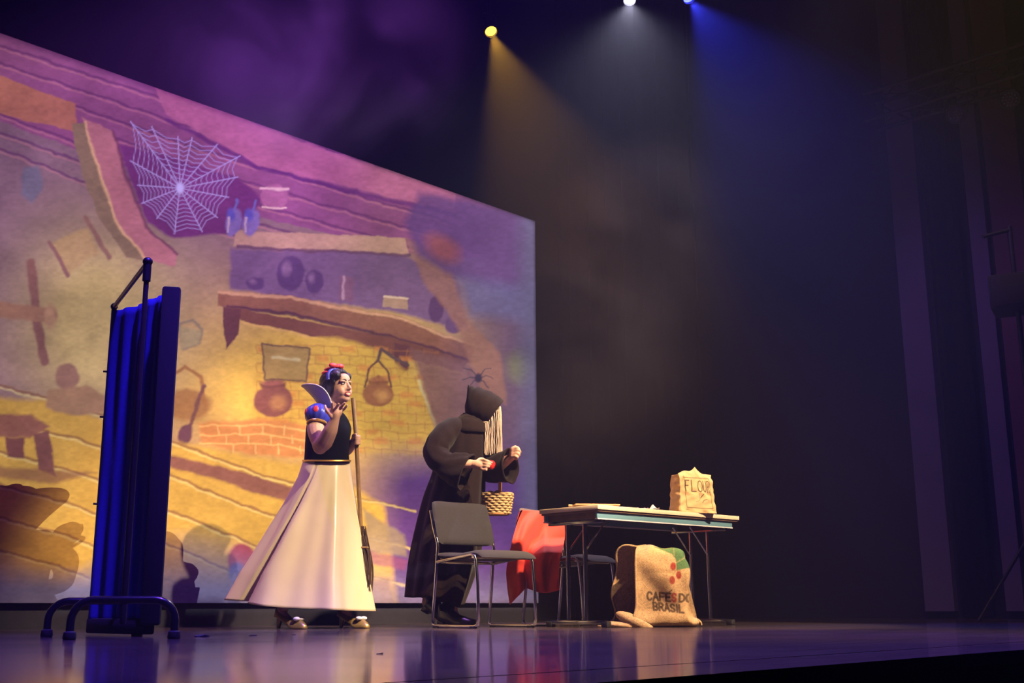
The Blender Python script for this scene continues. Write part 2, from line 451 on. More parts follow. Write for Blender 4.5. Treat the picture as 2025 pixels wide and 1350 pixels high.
    for ax, ay in ((-26, -18), (-30, 4), (-20, 20), (26, -18), (30, 4), (20, 20)):
        p.line([(944, 746), (944 + ax * .5, 740 + ay * .6), (944 + ax, 746 + ay)], .9, (70, 58, 76), 1)
    p.oval(944, 746, 7, 9, (60, 48, 68), 2)
    # pots by the fire
    def pot(cx, cy, r, col, hi):
        p.oval(cx, cy, r, r * .82, col, 2); p.poly([(cx - r * .62, cy - r * .66), (cx + r * .62, cy - r * .66), (cx + r * .7, cy - r * .92), (cx - r * .7, cy - r * .92)], tuple(int(c * .9) for c in col), 2)
        p.oval(cx + r * .25, cy + r * .1, r * .42, r * .36, hi, 6, .6); p.oval(cx, cy - r * .98, r * .6, r * .16, tuple(int(c * 1.12) for c in col), 2); p.oval(cx, cy - r * 1.14, r * .12, r * .12, col, 1.5)
    pot(540, 792, 38, (134, 82, 72), (196, 140, 84))
    pot(748, 778, 30, (150, 96, 62), (216, 160, 90))
    p.line([(722, 764), (730, 728), (748, 712), (766, 730), (774, 764)], 2, (104, 66, 58), 1.4); p.line([(748, 712), (756, 690), (806, 722)], 3, (96, 74, 74), 1.6)
    # iron plate, basket, spade, wall shelf
    p.poly([(520, 678), (612, 690), (606, 754), (524, 748)], (168, 136, 78), 3); p.line([(520, 678), (612, 690), (606, 754), (524, 748), (520, 678)], 1.8, (112, 84, 66), 1.5)
    p.line([(540, 706), (592, 712)], 3, (206, 190, 140), 2, .7)
    p.line([(352, 640), (380, 632), (400, 650), (394, 680), (362, 690), (352, 640)], 3, (138, 120, 96), 2); p.poly([(352, 646), (398, 652), (394, 684), (358, 690)], (166, 146, 104), 3)
    p.oval(372, 800, 46, 30, (160, 116, 70), 4); p.line([(326, 800), (330, 750), (366, 724), (398, 746), (406, 800)], 3.5, (156, 108, 64), 2)
    p.line([(404, 762), (366, 860)], 4, (116, 78, 72), 2); p.oval(366, 858, 14, 22, (104, 68, 76), 2, 1, .3)
    # brick ledge and hearth stones
    p.poly([(392, 836), (520, 826), (640, 846), (620, 905), (500, 898), (396, 878)], (196, 130, 74), 4)
    for r in range(3):
        p.line([(394, 842 + r * 18), (520, 838 + r * 19), (636, 856 + r * 19)], 1.6, (232, 182, 108), 1.4, .75)
        for k in range(5): p.line([(430 + k * 44 + r * 16, 842 + r * 19), (431 + k * 44 + r * 16, 858 + r * 19)], 1.5, (232, 186, 116), 1.3, .7)
    # plank floor running towards the viewer
    p.poly([(-500, 770), (90, 790), (330, 870), (520, 905), (640, 925), (760, 1000), (800, 1300), (-500, 1300)], (196, 156, 70), 6)
    p.poly([(300, 893), (430, 920), (560, 958), (640, 975), (640, 1000), (540, 985), (420, 945), (300, 915)], (134, 88, 72), 3)
    for k in range(9):
        a = (-300, 690 + k * 62); c = (820, 1010 + k * 76)
        p.line([a, (150, 800 + k * 66), (520, 940 + k * 72), c], 2.4, (128, 84, 58), 1.6, .75)
        p.line([(a[0], a[1] + 5), (150, 805 + k * 66), (520, 945 + k * 72), c], 1.8, (222, 204, 130), 1.6, .6)
    # bench at the lower left
    p.poly([(-60, 815), (60, 820), (100, 842), (60, 866), (-60, 862)], (140, 92, 74), 3); p.poly([(10, 864), (50, 866), (46, 908), (14, 902)], (118, 74, 66), 2); p.poly([(66, 858), (96, 850), (110, 940), (78, 930)], (124, 80, 70), 2)
    p.poly([(-60, 918), (190, 934), (110, 955), (-60, 940)], (126, 82, 66), 4, .7)
    # crate and wooden peg on the wall
    p.poly([(94, 770), (170, 762), (230, 790), (225, 812), (140, 822), (92, 806)], (160, 124, 92), 3); p.oval(132, 744, 24, 26, (148, 110, 92), 3)
    p.line([(62, 520), (70, 620), (88, 715)], 9, (138, 96, 86), 2.5); p.line([(-20, 610), (100, 622)], 15, (160, 118, 92), 3); p.oval(98, 624, 12, 24, (182, 142, 108), 3)
    p.poly([(98, 480), (172, 448), (196, 498), (136, 542)], (182, 150, 104), 3); p.line([(98, 478), (134, 544)], 4, (140, 98, 92), 1.6); p.line([(168, 430), (216, 508)], 5, (146, 106, 92), 2)
    p.poly([(46, 330), (76, 326), (84, 370), (62, 404), (40, 380)], (112, 108, 128), 3, .8)
    # bottles hanging by the web, small hanging pan
    for cx in (462, 496): p.oval(cx, 440, 16, 28, (132, 108, 168), 2, 1, .25); p.oval(cx - 4, 424, 8, 12, (96, 84, 170), 3); p.line([(cx + 4, 412), (cx + 8, 396)], 2.5, (110, 100, 170), 1.5); p.line([(cx - 9, 430), (cx - 12, 458)], 2, (214, 180, 190), 1.6, .8)
    p.oval(542, 388, 28, 24, (162, 96, 132), 2); p.line([(514, 372), (570, 374)], 2.5, (208, 168, 168), 1.4); p.line([(520, 408), (564, 410)], 1.6, (216, 180, 170), 1.3)
    # round fruit pot at the bottom, cushion at the right
    p.oval(478, 1108, 28, 34, (156, 62, 70), 3); p.oval(470, 1134, 20, 22, (76, 84, 158), 4, .85)
    p.poly([(718, 1004), (800, 1058), (806, 1100), (730, 1092)], (136, 118, 96), 4, .85); p.poly([(716, 1084), (806, 1108), (800, 1128), (720, 1110)], (126, 62, 96), 3, .7)
    p.poly([(730, 1150), (770, 1142), (782, 1200), (730, 1210)], (160, 122, 104), 6, .8)
    # blue stage-light spill, painted into the colour along the foot of the picture
    blue_spill = grad(wy, 1060 + 26 * np.sin(wx / 75.0) + 30 * np.exp(-((wx - 120) / 160) ** 2), 1165)
    p.lay(np.clip(blue_spill, 0, 1) * .95 * np.clip(1.1 - grad(wx, 560, 800), 0, 1), srgb(104, 108, 150))
    p.lay(np.clip(grad(wy, 1120, 1190), 0, 1) * .6, srgb(124, 118, 148))
    p.lay(grad(wx, 1012, 1046) * .8, srgb(92, 88, 122))
    # brush texture
    g = 0.82 + 0.36 * fbm(x / 9, y / 5, 31) + 0.16 * (fbm(x / 60, y / 60, 41) - .5)
    p.c *= g[..., None]
    v_ = 0.62 + 0.76 * fbm(x / 95, y / 75, 77)
    p.c *= np.clip(v_, .55, 1.25)[..., None]
    # crisp cobweb on top
    q = Paint(x, y); q.c = p.c
    cx, cy = 356, 372
    rays = [(258, 240), (300, 250), (352, 270), (380, 272), (430, 285), (475, 308), (470, 350), (452, 390), (430, 430), (400, 458), (345, 462), (310, 432), (280, 402), (272, 366), (258, 318)]
    for a in rays: q.line([(cx, cy), a], 1.0, (172, 156, 206), .9, .9)
    for k in range(2, 11):
        f = k / 10.5
        pts = [(cx + (a - cx) * f, cy + (b - cy) * f) for a, b in rays]; 
        path = []
        for i in range(len(pts)):
            a = pts[i]; b = pts[(i + 1) % len(pts)]
            m_ = ((a[0] + b[0]) / 2 * .93 + cx * .07, (a[1] + b[1]) / 2 * .93 + cy * .07); path += [a, m_]
        q.line(path + [path[0]], .75, (166, 150, 204), .9, .8)
    q.oval(cx, cy, 7, 11, (186, 176, 222), 3)
    return q.c
pic = paint_backdrop(sx, sy)
me = bpy.data.meshes.new('projection_screen')
idx = np.arange(NU * NV).reshape(NV, NU)
fc = np.stack([idx[:-1, :-1], idx[:-1, 1:], idx[1:, 1:], idx[1:, :-1]], -1).reshape(-1, 4)
base = Vector((S_BR.x, S_BR.y, 0)) - E1 * (SCR_W / 2)
root = thing('projection_screen', 'wide lit projection screen showing a painted cottage kitchen behind the two actors', 'screen', base)
me.vertices.add(NU * NV); me.vertices.foreach_set('co', P3.astype(np.float32).ravel())
me.loops.add(fc.size); me.loops.foreach_set('vertex_index', fc.ravel().astype(np.int32))
me.polygons.add(len(fc)); me.polygons.foreach_set('loop_start', np.arange(0, fc.size, 4, dtype=np.int32))
me.update(calc_edges=True); me.validate()
set_paint(me, pic)
M['screen'] = mat('projection_cloth', (1, 1, 1), 0.95, attr='print', spec=0.05)
me.materials.append(M['screen'])
ob = bpy.data.objects.new('picture_cloth', me); COL.objects.link(ob); put(ob, root)
fr = MB()
R43 = Matrix((E1, -E2, Vector((0, 0, 1)))).transposed()
cz = S_BR.z + SCR_H / 2
mid = S_BR - E1 * (SCR_W / 2)
fr.box(Vector((mid.x, mid.y, cz)) - E2 * 0.02, (SCR_W - 0.01, 0.03, SCR_H - 0.01), R43)
ob = fr.build('back_frame', M['black_metal'], root, smooth=False)
fr = MB()
fr.box(Vector((mid.x, mid.y, 0.08)) - E2 * 0.08, (SCR_W - 0.02, 0.05, 0.16), R43)
M['valance'] = mat('valance', (0.02, 0.018, 0.03), 0.9, noise=0.2)
ob = fr.build('base_valance', M['valance'], root, smooth=False)
# ------------------------------------------------------------------ side wall pilasters, drapes
def wall_s(px, py=1205):
    """distance along the side wall for a ray of the photograph"""
    d = C_FW + C_R * ((px - 1012.5) / FPX) + C_U * ((675 - py) / FPX)
    k = (CORNER - EYE).dot(E1) / d.dot(E1)
    return (EYE + d * k - CORNER).dot(E2)
M['pilaster_red'] = mat('pilaster_red', (0.10, 0.045, 0.05), 0.85, noise=0.15, nscale=2)
for n_, (pa, pb, m_, z0) in enumerate(((1838, 1896, 'pilaster', 0.07), (1998, 2034, 'pilaster', 0.07), (2046, 2120, 'pilaster_red', 0.07))):
    sa, sb = wall_s(pa), wall_s(pb)
    c = CORNER + E2 * ((sa + sb) / 2) - E1 * 0.05
    o = MB().box((c.x, c.y, (z0 + ZT) / 2), (abs(sb - sa), 0.10, ZT - z0), Matrix((E2, E1, Vector((0, 0, 1)))).transposed()).build('trim_%d' % (n_ + 2), M[m_], smooth=False)
    tag(o, kind='structure')
# pleated black drapes along the back wall beside the screen and along the side wall
def drape(name, p0, d, length, z0, z1, label, amp=0.07, wave=0.32):
    n = Vector((d.y, -d.x, 0)); mb = MB(); k = int(length / 0.04)
    cols = []
    for i in range(k + 1):
        s_ = length * i / k
        off = amp * math.sin(2 * math.pi * s_ / wave + 0.8 * math.sin(s_ * 2.1)) + 0.02 * math.sin(s_ * 3.7)
        cols.append(p0 + d * s_ + n * off)
    rings = [[Vector((p.x, p.y, z)) for p in cols] for z in np.linspace(z0, z1, 5)]
    mb.loft(rings, closed=False)
    o = mb.build(name, M['drape']); solidify(o, 0.006)
    return tag(o, label, 'curtain')
p_ = W0 + E1 * 0.55 + E2 * 0.13
drape('stage_curtain', p_, E1, s_par - 0.75, 0.02, ZT - 0.1, 'tall pleated black stage curtain on the back wall right of the screen')
sc0 = wall_s(1905) + .04; sc1 = wall_s(1990) - .04
drape('stage_curtain', CORNER + E2 * (sc0) - E1 * 0.12, E2, sc1 - sc0, 0.02, ZT - 0.1, 'narrow black side curtain between the two pale pilasters', 0.04, 0.25)

# ------------------------------------------------------------------ projector, plus an added mask that shapes its light (out of frame, stage right)
def facing(d, up=Vector((0, 0, 1))):
    d = Vector(d).normalized(); r = d.cross(up).normalized(); u = r.cross(d)
    return Matrix((r, d, u)).transposed()          # columns: right, forward, up
pr = thing('video_projector', 'black video projector hung high beside the stage', 'projector', PROJ)
fwd = (SCR_C - PROJ).normalized(); RP = facing(fwd)
MB().box(PROJ - fwd * 0.35, (0.45, 0.55, 0.22), RP, 0.02).build('body', M['black_metal'], pr)
MB().tube([PROJ - fwd * 0.3 + Vector((0, 0, 0.1)), Vector((PROJ.x, PROJ.y, ZT)) - fwd * 0.3], 0.03).build('ceiling_pole', M['black_metal'], pr)
corners = [S_BR + Vector((0, 0, SCR_H)), S_BR, S_BR - E1 * SCR_W, S_BR - E1 * SCR_W + Vector((0, 0, SCR_H))]
def on_mask(p, dist=0.45):
    v = p - PROJ; return PROJ + v * (dist / v.dot(fwd))
inner = [on_mask(p) for p in corners]
cen = sum(inner, Vector()) / 4
outer = [PROJ + fwd * 0.45 + RP @ Vector((a, 0, c)) for a, c in ((0.42, 0.42), (0.42, -0.42), (-0.42, -0.42), (-0.42, 0.42))]
mk = MB()
for k in range(4):
    j = (k + 1) % 4
    mk.add([inner[k], inner[j], outer[j], outer[k]], [(0, 1, 2, 3)])
ob = mk.build('added_light_mask', M['black_metal'], pr, smooth=False); solidify(ob, 0.004)  # unseen frame added to crop the lamp's light to the screen

# ------------------------------------------------------------------ lamps in the haze
def par_can(name, label, px, py, Y, target, col, energy, angle, blend, estr, size=0.052):
    p = at(px, py, Y); tgt = Vector(target); d = (tgt - p).normalized(); R = facing(d, Vector((0.02, 0.01, 1)))
    root = thing(name, label, 'stage light', p, 'stage lights glowing above the stage')
    RL = Matrix((R.col[0], R.col[2], R.col[1])).transposed()     # lathe axis along d
    MB().lathe([(size * .75, -.20), (size * 1.05, -.17), (size * 1.12, -.06), (size * 1.16, 0.0), (size * 1.16, .03), (size * 1.05, .03), (size * 1.02, 0.004), (size * .3, -.004)], p, 28, RL).build('housing', M['black_metal'], root)
    lm = mat(name + '_lens_glow', (0.02, 0.02, 0.02), 0.2, emit=col, estr=estr)
    MB().lathe([(size, 0.004), (size * .9, 0.011), (size * .6, 0.018), (size * .25, 0.021), (0.001, .022)], p, 28, RL).build('lens', lm, root)
    yk = MB(); side = R.col[0]
    yk.tube([p + side * size * 1.25 - d * .08, p + side * size * 1.35 - d * .08 + Vector((0, 0, .12)), p - side * size * 1.35 - d * .08 + Vector((0, 0, .12)), p - side * size * 1.25 - d * .08], .008, 8)
    yk.build('yoke', M['black_metal'], root)
    MB().tube([p - d * .08 + Vector((0, 0, .12)), Vector((p.x, p.y, p.z + .42)) - d * .08], .014, 8).build('clamp', M['black_metal'], root)
    l = spot(name + '_beam', p + d * 0.07, p + d, energy, col, angle, blend, 0.02)
    put(l, root); return p
M['black_metal2'] = mat('truss_metal', (0.03, 0.03, 0.035), 0.5, metal=0.6)
ya = par_can('amber_stage_light', 'round amber glowing stage light, lowest of the three lit lamps', 970, 60, 9.5, at(1180, 620, 7.4), (1.0, 0.50, 0.04), 2100, 31, 0.6, 5.0)
wa = par_can('white_stage_light', 'white glowing stage light at the top edge, between the amber and blue lamps', 1245, -2, 9.5, at(1242, 640, 7.4), (0.74, 0.72, 1.0), 780, 60, 0.7, 12.0)
ba = par_can('blue_stage_light', 'blue glowing stage light at the top edge, rightmost lit lamp', 1361, -6, 9.5, at(1660, 420, 8.0), (0.04, 0.05, 1.0), 2500, 46, 0.7, 12.0)
def truss(name, label, a, b, h=0.29, dim='black_metal2', group=None):
    root = thing(name, label, 'truss', a, group)
    d = (b - a); L = d.length; d.normalize(); s_ = d.cross(Vector((0, 0, 1))).normalized(); u = s_.cross(d)
    offs = [s_ * i * h / 2 + u * j * h / 2 for i, j in ((-1, -1), (1, -1), (1, 1), (-1, 1))]
    for q in offs: MB().tube([a + q, b + q], 0.024, 10).build('chord', M[dim], root)
    n = int(L / 0.33)
    br = [MB() for _ in range(4)]
    for i in range(n):
        for k in range(4):
            j = (k + 1) % 4; p0 = a + d * (L * i / n); p1 = a + d * (L * (i + 1) / n)
            x0, x1 = (offs[k], offs[j]) if i % 2 == 0 else (offs[j], offs[k])
            br[k].tube([p0 + x0, p1 + x1], 0.010, 6)
    for k in range(4): br[k].build('lacing', M[dim], root)
    for t_ in (0.12, 0.88):
        q = a + d * L * t_ + u * h / 2
        MB().tube([q, Vector((q.x, q.y, ZT))], 0.006, 6).build('hanger', M[dim], root)
    return root
ta = at(1722, 222, 11.0); tb = at(1722, 222, 11.0) + E2 * 4.6
truss('lighting_truss', 'dark box truss high in front of the pale pilasters', ta, tb)
tl = (ya + wa) / 2
truss('lighting_truss', 'dark overhead truss carrying the three lit stage lamps', Vector((-3.2, 9.55, 6.35)), Vector((3.4, 9.55, 6.35)))
for k, (px, py, lab) in enumerate(((1890, 226, 'unlit round stage lamp under the truss between the two pilasters'), (1997, 196, 'unlit round stage lamp under the truss near the right edge'))):
    # hang below the truss: nearest truss point
    dr = C_FW + C_R * ((px - 1012.5) / FPX) + C_U * ((675 - py) / FPX)
    p = EYE + dr * ((ta - EYE).dot(E1) / dr.dot(E1))
    root = thing('unlit_stage_light', lab, 'stage light', p, 'unlit lamps under the side truss')
    d = (Vector((-0.3, 2.0, 0.6)) - p).normalized(); R = facing(d); RL = Matrix((R.col[0], R.col[2], R.col[1])).transposed()
    MB().lathe([(.05, -.2), (.085, -.16), (.092, 0), (.092, .02), (.082, .02), (.08, .004)], p, 24, RL).build('housing', M['black_metal'], root)
    M['led'] = M.get('led') or mat('clear_led', (0.30, 0.24, 0.26), 0.3)
    MB().lathe([(.08, .003), (.01, .004)], p, 24, RL).build('face_plate', M['black_metal'], root)
    for ring_, cnt in ((0, 1), (.03, 6), (.06, 12)):
        for q in range(cnt):
            a_ = 2 * math.pi * q / cnt
            MB().ell(p + RL @ Vector((ring_ * math.cos(a_), ring_ * math.sin(a_), .006)), (.009, .009, .006), RL, 8, 5).build('led', M['led'], root)
    s_ = R.col[0]
    MB().tube([p + s_ * .1 - d * .08, p + s_ * .11 - d * .08 + Vector((0, 0, .2)), p - s_ * .11 - d * .08 + Vector((0, 0, .2)), p - s_ * .1 - d * .08], .009, 8).build('yoke', M['black_metal'], root)
    MB().tube([p - d * .08 + Vector((0, 0, .2)), p - d * .08 + Vector((0, 0, .46))], .014, 8).build('clamp', M['black_metal'], root)
# loudspeaker on a pole with a boom arm at the right edge
sp = at(2010, 582, 8.6)
root = thing('loudspeaker', 'black loudspeaker box on a pole at the right edge of the picture', 'loudspeaker', (sp.x, sp.y, 0))
RS = Matrix.Rotation(math.radians(-28), 3, 'Z')
MB().box(sp, (.36, .34, .27), RS, .015).build('cabinet', M['black_wall'], root)
MB().box(sp + RS @ Vector((0, -.175, 0)), (.32, .012, .23), RS, .004).build('grille', M['black_wall'], root)
MB().tube([(sp.x, sp.y, .02), (sp.x, sp.y, sp.z + .55)], .02, 10).build('pole', M['black_metal'], root)
for k in range(3):
    a_ = 2.1 * k + .4
    MB().tube([(sp.x, sp.y, .75), (sp.x + .5 * math.cos(a_), sp.y + .5 * math.sin(a_), .012)], .013, 8).build('leg', M['black_metal'], root)
b0 = Vector((sp.x, sp.y, sp.z + .52)); b1 = at(1944, 468, 8.55)
MB().tube([b0, b1], .016, 8).build('boom_arm', M['black_metal'], root)

# ------------------------------------------------------------------ folding table
M['table_top'] = mat('pale_laminate', (0.86, 0.70, 0.50), 0.45, noise=0.06, nscale=4, stretch=(1, 8, 1))
M['table_under'] = mat('table_underside', (0.16, 0.095, 0.06), 0.75, noise=0.25, nscale=9)
M['rail'] = mat('grey_blue_rail', (0.17, 0.36, 0.45), 0.45, metal=0.2)
M['chrome'] = mat('chrome', (0.78, 0.78, 0.80), 0.14, metal=1.0)
M['dark_chrome'] = mat('dark_chrome', (0.30, 0.30, 0.33), 0.16, metal=1.0)
M['rubber'] = mat('black_rubber', (0.015, 0.015, 0.015), 0.7)
TA = Vector((0.528, 7.235, 0)); TL = Vector((0.7307, 0.6828, 0)); TW = Vector((-0.6828, 0.7307, 0)); ZV = Vector((0, 0, 1))
LEN, WID, TOP = 1.463, 0.52, 0.742
RT = Matrix((TL, TW, ZV)).transposed()
def tp(s_, w_, z): return TA + TL * s_ + TW * w_ + ZV * z
tb_ = thing('folding_table', 'pale topped folding table with grey blue rail and chrome legs', 'table', tp(LEN / 2, WID / 2, 0))
MB().box(tp(LEN / 2, WID / 2, TOP - .0135), (LEN, WID, .027), RT, .002).build('tabletop', M['table_top'], tb_)
MB().box(tp(LEN / 2, WID / 2, TOP - .033), (LEN - .02, WID - .02, .012), RT).build('underlay', M['table_under'], tb_, smooth=False)
M['lip_paint'] = mat('white_lip', (0.75, 0.72, 0.74), 0.4)
for w_ in (.03, WID - .03):
    MB().box(tp(LEN / 2 - .02, w_, TOP - .061), (LEN - .075, .014, .040), RT, .002).build('side_rail', M['rail'], tb_)
    MB().box(tp(LEN / 2 - .02, w_, TOP - .083), (LEN - .075, .024, .007), RT).build('rail_lip', M['lip_paint'], tb_, smooth=False)
for s_ in (.05, LEN - .09):
    MB().box(tp(s_, WID / 2, TOP - .060), (.012, WID - .08, .042), RT).build('end_apron', M['table_under'], tb_, smooth=False)
for s_, sg in ((.075, 1), (LEN - .13, -1)):
    MB().box(tp(s_, WID / 2, TOP - .095), (.03, WID - .04, .022), RT, .003).build('cross_beam', M['dark_chrome'], tb_)
    MB().box(tp(s_, WID / 2, .028), (.035, WID - .02, .028), RT, .006).build('foot', M['dark_chrome'], tb_)
    for w_ in (.02, WID - .02):
        MB().box(tp(s_, w_, .018), (.042, .05, .035), RT, .005).build('foot_cap', M['rubber'], tb_)
    for w_ in (WID / 2 - .075, WID / 2 + .075):
        MB().tube([tp(s_, w_, .04), tp(s_, w_, TOP - .10)], .0155, 14).build('post', M['dark_chrome'], tb_)
        MB().tube([tp(s_ + sg * .012, w_, TOP - .265), tp(s_ + sg * .20, w_, TOP - .075)], .006, 8).build('strut', M['chrome'], tb_)

# ------------------------------------------------------------------ chairs
M['grey_cloth'] = mat('grey_upholstery', (0.022, 0.019, 0.022), 0.9, noise=0.25, nscale=160, bump=0.15, bscale=300, sheen=0.05)
M['brown_cloth'] = mat('brown_upholstery', (0.13, 0.095, 0.085), 0.9, noise=0.25, nscale=160, bump=0.15, bscale=300, sheen=0.05)
M['plywood'] = mat('seat_plywood', (0.42, 0.26, 0.10), 0.5, noise=0.15, nscale=6)
def chair(name, label, bl, d, w, D, Wd, cloth):
    """bl: back foot nearest the camera; d: facing; w: across"""
    root = thing(name, label, 'chair', bl + d * D / 2 + w * Wd / 2, 'chrome stacking chairs')
    q = lambda a, b_, z: bl + d * a + w * b_ + ZV * z
    R = Matrix((d, w, ZV)).transposed()
    for b_ in (0, Wd):
        path = [q(-.045, b_, .735), q(-.01, b_, .62), q(.03, b_, .53), q(.035, b_, .50), q(.012, b_, .25), q(-.012, b_, .045), q(-.008, b_, .02), q(.018, b_, .0115), q(D - .04, b_, .0115), q(D - .008, b_, .022), q(D, b_, .05), q(D - .012, b_, .26), q(D - .028, b_, .405), q(D - .04, b_, .432), q(D - .07, b_, .44), q(.025, b_, .405)]
        MB().tube(path, .0105, 10).build('side_frame', M['chrome'], root)
        for a in (.03, D - .05): MB().box(q(a, b_, .006), (.05, .026, .013), R, .003).build('foot_glide', M['rubber'], root)
    for a, z in ((.03, .405), (D - .06, .425)): MB().tube([q(a, 0, z), q(a, Wd, z)], .009, 8).build('cross_bar', M['chrome'], root)
    # seat pan and padded seat with a rolled front
    MB().box(q(D / 2 - .01, Wd / 2, .425), (D - .07, Wd - .05, .012), R, .004).build('seat_pan', M['plywood'], root)
    def pad(fn, nu, nv, th, name, m):
        top = [[fn(i / nu, j / nv, 1) for j in range(nv + 1)] for i in range(nu + 1)]
        bot = [[fn(i / nu, j / nv, -1) for j in range(nv + 1)] for i in range(nu + 1)]
        mb = MB(); n = nv + 1
        vs = [p for r_ in top for p in r_] + [p for r_ in bot for p in r_]; o_ = (nu + 1) * n; fs = []
        for i in range(nu):
            for j in range(nv):
                a = i * n + j; fs.append((a, a + 1, a + n + 1, a + n)); fs.append((o_ + a, o_ + a + n, o_ + a + n + 1, o_ + a + 1))
        for i in range(nu):
            for j in (0, nv): a = i * n + j; fs.append((a, a + n, o_ + a + n, o_ + a))
        for j in range(nv):
            for i in (0, nu): a = i * n + j; fs.append((a, a + 1, o_ + a + 1, o_ + a))
        ob = mb.add(vs, fs).build(name, m, root, sharp=80); return ob
    def edge(t): return (1 - abs(2 * t - 1) ** 6)
    def seat(u, v, s_):
        a = -.015 + (D + .035) * u; b_ = -.005 + (Wd + .01) * v
        z = .452 - .018 * math.sin(math.pi * min(1, u * 1.1)) - (.03 * max(0, (u - .82) / .18) ** 2)
        r_ = .5 - .035 * (abs(2 * u - 1) ** 8); b_ = Wd / 2 + (b_ - Wd / 2) * (r_ / .5)
        th = .023 * (edge(u) * edge(v)) ** .5 + .002
        return q(a, b_, z + s_ * th)
    pad(seat, 16, 16, .03, 'seat', cloth)
    def back(u, v, s_):
        z = .515 + .285 * u; b_ = Wd * v
        a = .028 - (z - .515) * .28 - .035 * math.sin(math.pi * v) + .012
        rr = 1 - .05 * abs(2 * u - 1) ** 6
        b_ = Wd / 2 + (b_ - Wd / 2) * rr * 1.02
        z += -.012 * abs(2 * v - 1) ** 8 * (1 if u > .5 else -1)
        th = .016 * (edge(u) * edge(v)) ** .5 + .002
        return q(a + s_ * th, b_, z)
    pad(back, 14, 18, .03, 'backrest', cloth)
    return root
d1 = Vector((.649, -.761, 0)); w1 = Vector((.761, .649, 0)) * 1
chair('stacking_chair', 'dark grey padded chrome chair standing in front of the robed figure', Vector((-.50, 7.50, 0)), d1, Vector((.70, .714, 0)).normalized() if False else Vector((.761, .649, 0)), .45, .46, M['grey_cloth'])
BL2 = Vector((.077, 8.05, 0)); w2 = Vector((.515, .857, 0)); d2 = Vector((.857, -.515, 0))
chair('stacking_chair', 'chrome chair with a red cloth thrown over its back, behind the table end', BL2, d2, w2, .45, .50, M['brown_cloth'])

# red cloth over the second chair's back
M['red'] = mat('red_cloth', (0.92, 0.060, 0.032), 0.75, noise=0.06, nscale=40, bump=0.06, bscale=300, sheen=0.1)
def interp(tab, t):
    xs = [a for a, *_ in tab]
    for i in range(len(xs) - 1):
        if t <= xs[i + 1]:
            k = (t - xs[i]) / (xs[i + 1] - xs[i]); k = max(0, min(1, k))
            return tuple(a + (b_ - a) * k for a, b_ in zip(tab[i][1:], tab[i + 1][1:]))
    return tab[-1][1:]
cl = []
nu_, nv_ = 44, 60
left = catmull([(1034, 1008, 0), (1024, 1030, 0), (1014, 1062, 0), (1007, 1092, 0), (1001, 1120, 0), (1003, 1152, 0), (1008, 1196, 0)], 10)
right = catmull([(1112, 1013, 0), (1116, 1035, 0), (1117, 1060, 0), (1113, 1085, 0), (1107, 1110, 0), (1106, 1140, 0), (1107, 1168, 0)], 10)
botb = lambda u: 1196 - 34 * min(1, u / .33) + (8 * math.sin((u - .33) / .67 * math.pi) if u > .33 else 0) + (6 * (u - .33) if u > .33 else 0)
rows = []
for j in range(nv_ + 1):
    v = j / nv_; L_ = left[j]; Rr = right[j]; row = []
    for i in range(nu_ + 1):
        u = i / nu_
        x = L_.x + (Rr.x - L_.x) * u; y = L_.y + (Rr.y - L_.y) * u
        tgt = 1008 + (botb(u) - 1008) * v; y = y * (1 - v ** 1.5) + tgt * v ** 1.5
        if v > 0: y += 3 * math.sin(u * 9) * v * (1 - v)
        Yb = 8.02 + (x - 1035) * 0.0052
        kb = max(0, min(1, (v - .34) / .20)); kb = kb * kb * (3 - 2 * kb)
        Yb = Yb * (1 - kb) + (8.06 - (x - 1035) * 0.0021) * kb
        fold = .06 * math.sin(u * 15 + 3.0 * v) * v ** .7 + .022 * math.sin(u * 29 - 3 * v) * v + .03 * math.sin(3.1 * (u + v) * 3)
        bulge = -.07 * math.sin(math.pi * min(1, v * 1.15)) * (.4 + .6 * u)
        seat_push = 0.0
        row.append(at(x, y, Yb - .055 + (fold * .85 + bulge + seat_push)))
    rows.append(row)
back_rows = []
for j in range(14):      # the part hanging behind the backrest
    v = j / 13; row = []
    for i in range(nu_ + 1):
        u = i / nu_; p = rows[0][i]
        off = -d2 * (.05 * math.sin(v * math.pi / 2) + .01) + Vector((0, 0, .012 * math.sin(v * math.pi) * 1.2 - .20 * v ** 1.5))
        row.append(p + off + w2 * 0.004 * math.sin(9 * u))
    back_rows.append(row)
rows = back_rows[::-1][:-1] + rows
mb = MB(); mb.loft(rows, closed=False)
ob = mb.build('red_cloth', M['red'], sharp=179); solidify(ob, .004); subsurf(ob, 1)
tag(ob, 'bright red cloth draped over the back of the chair behind the table', 'cloth')

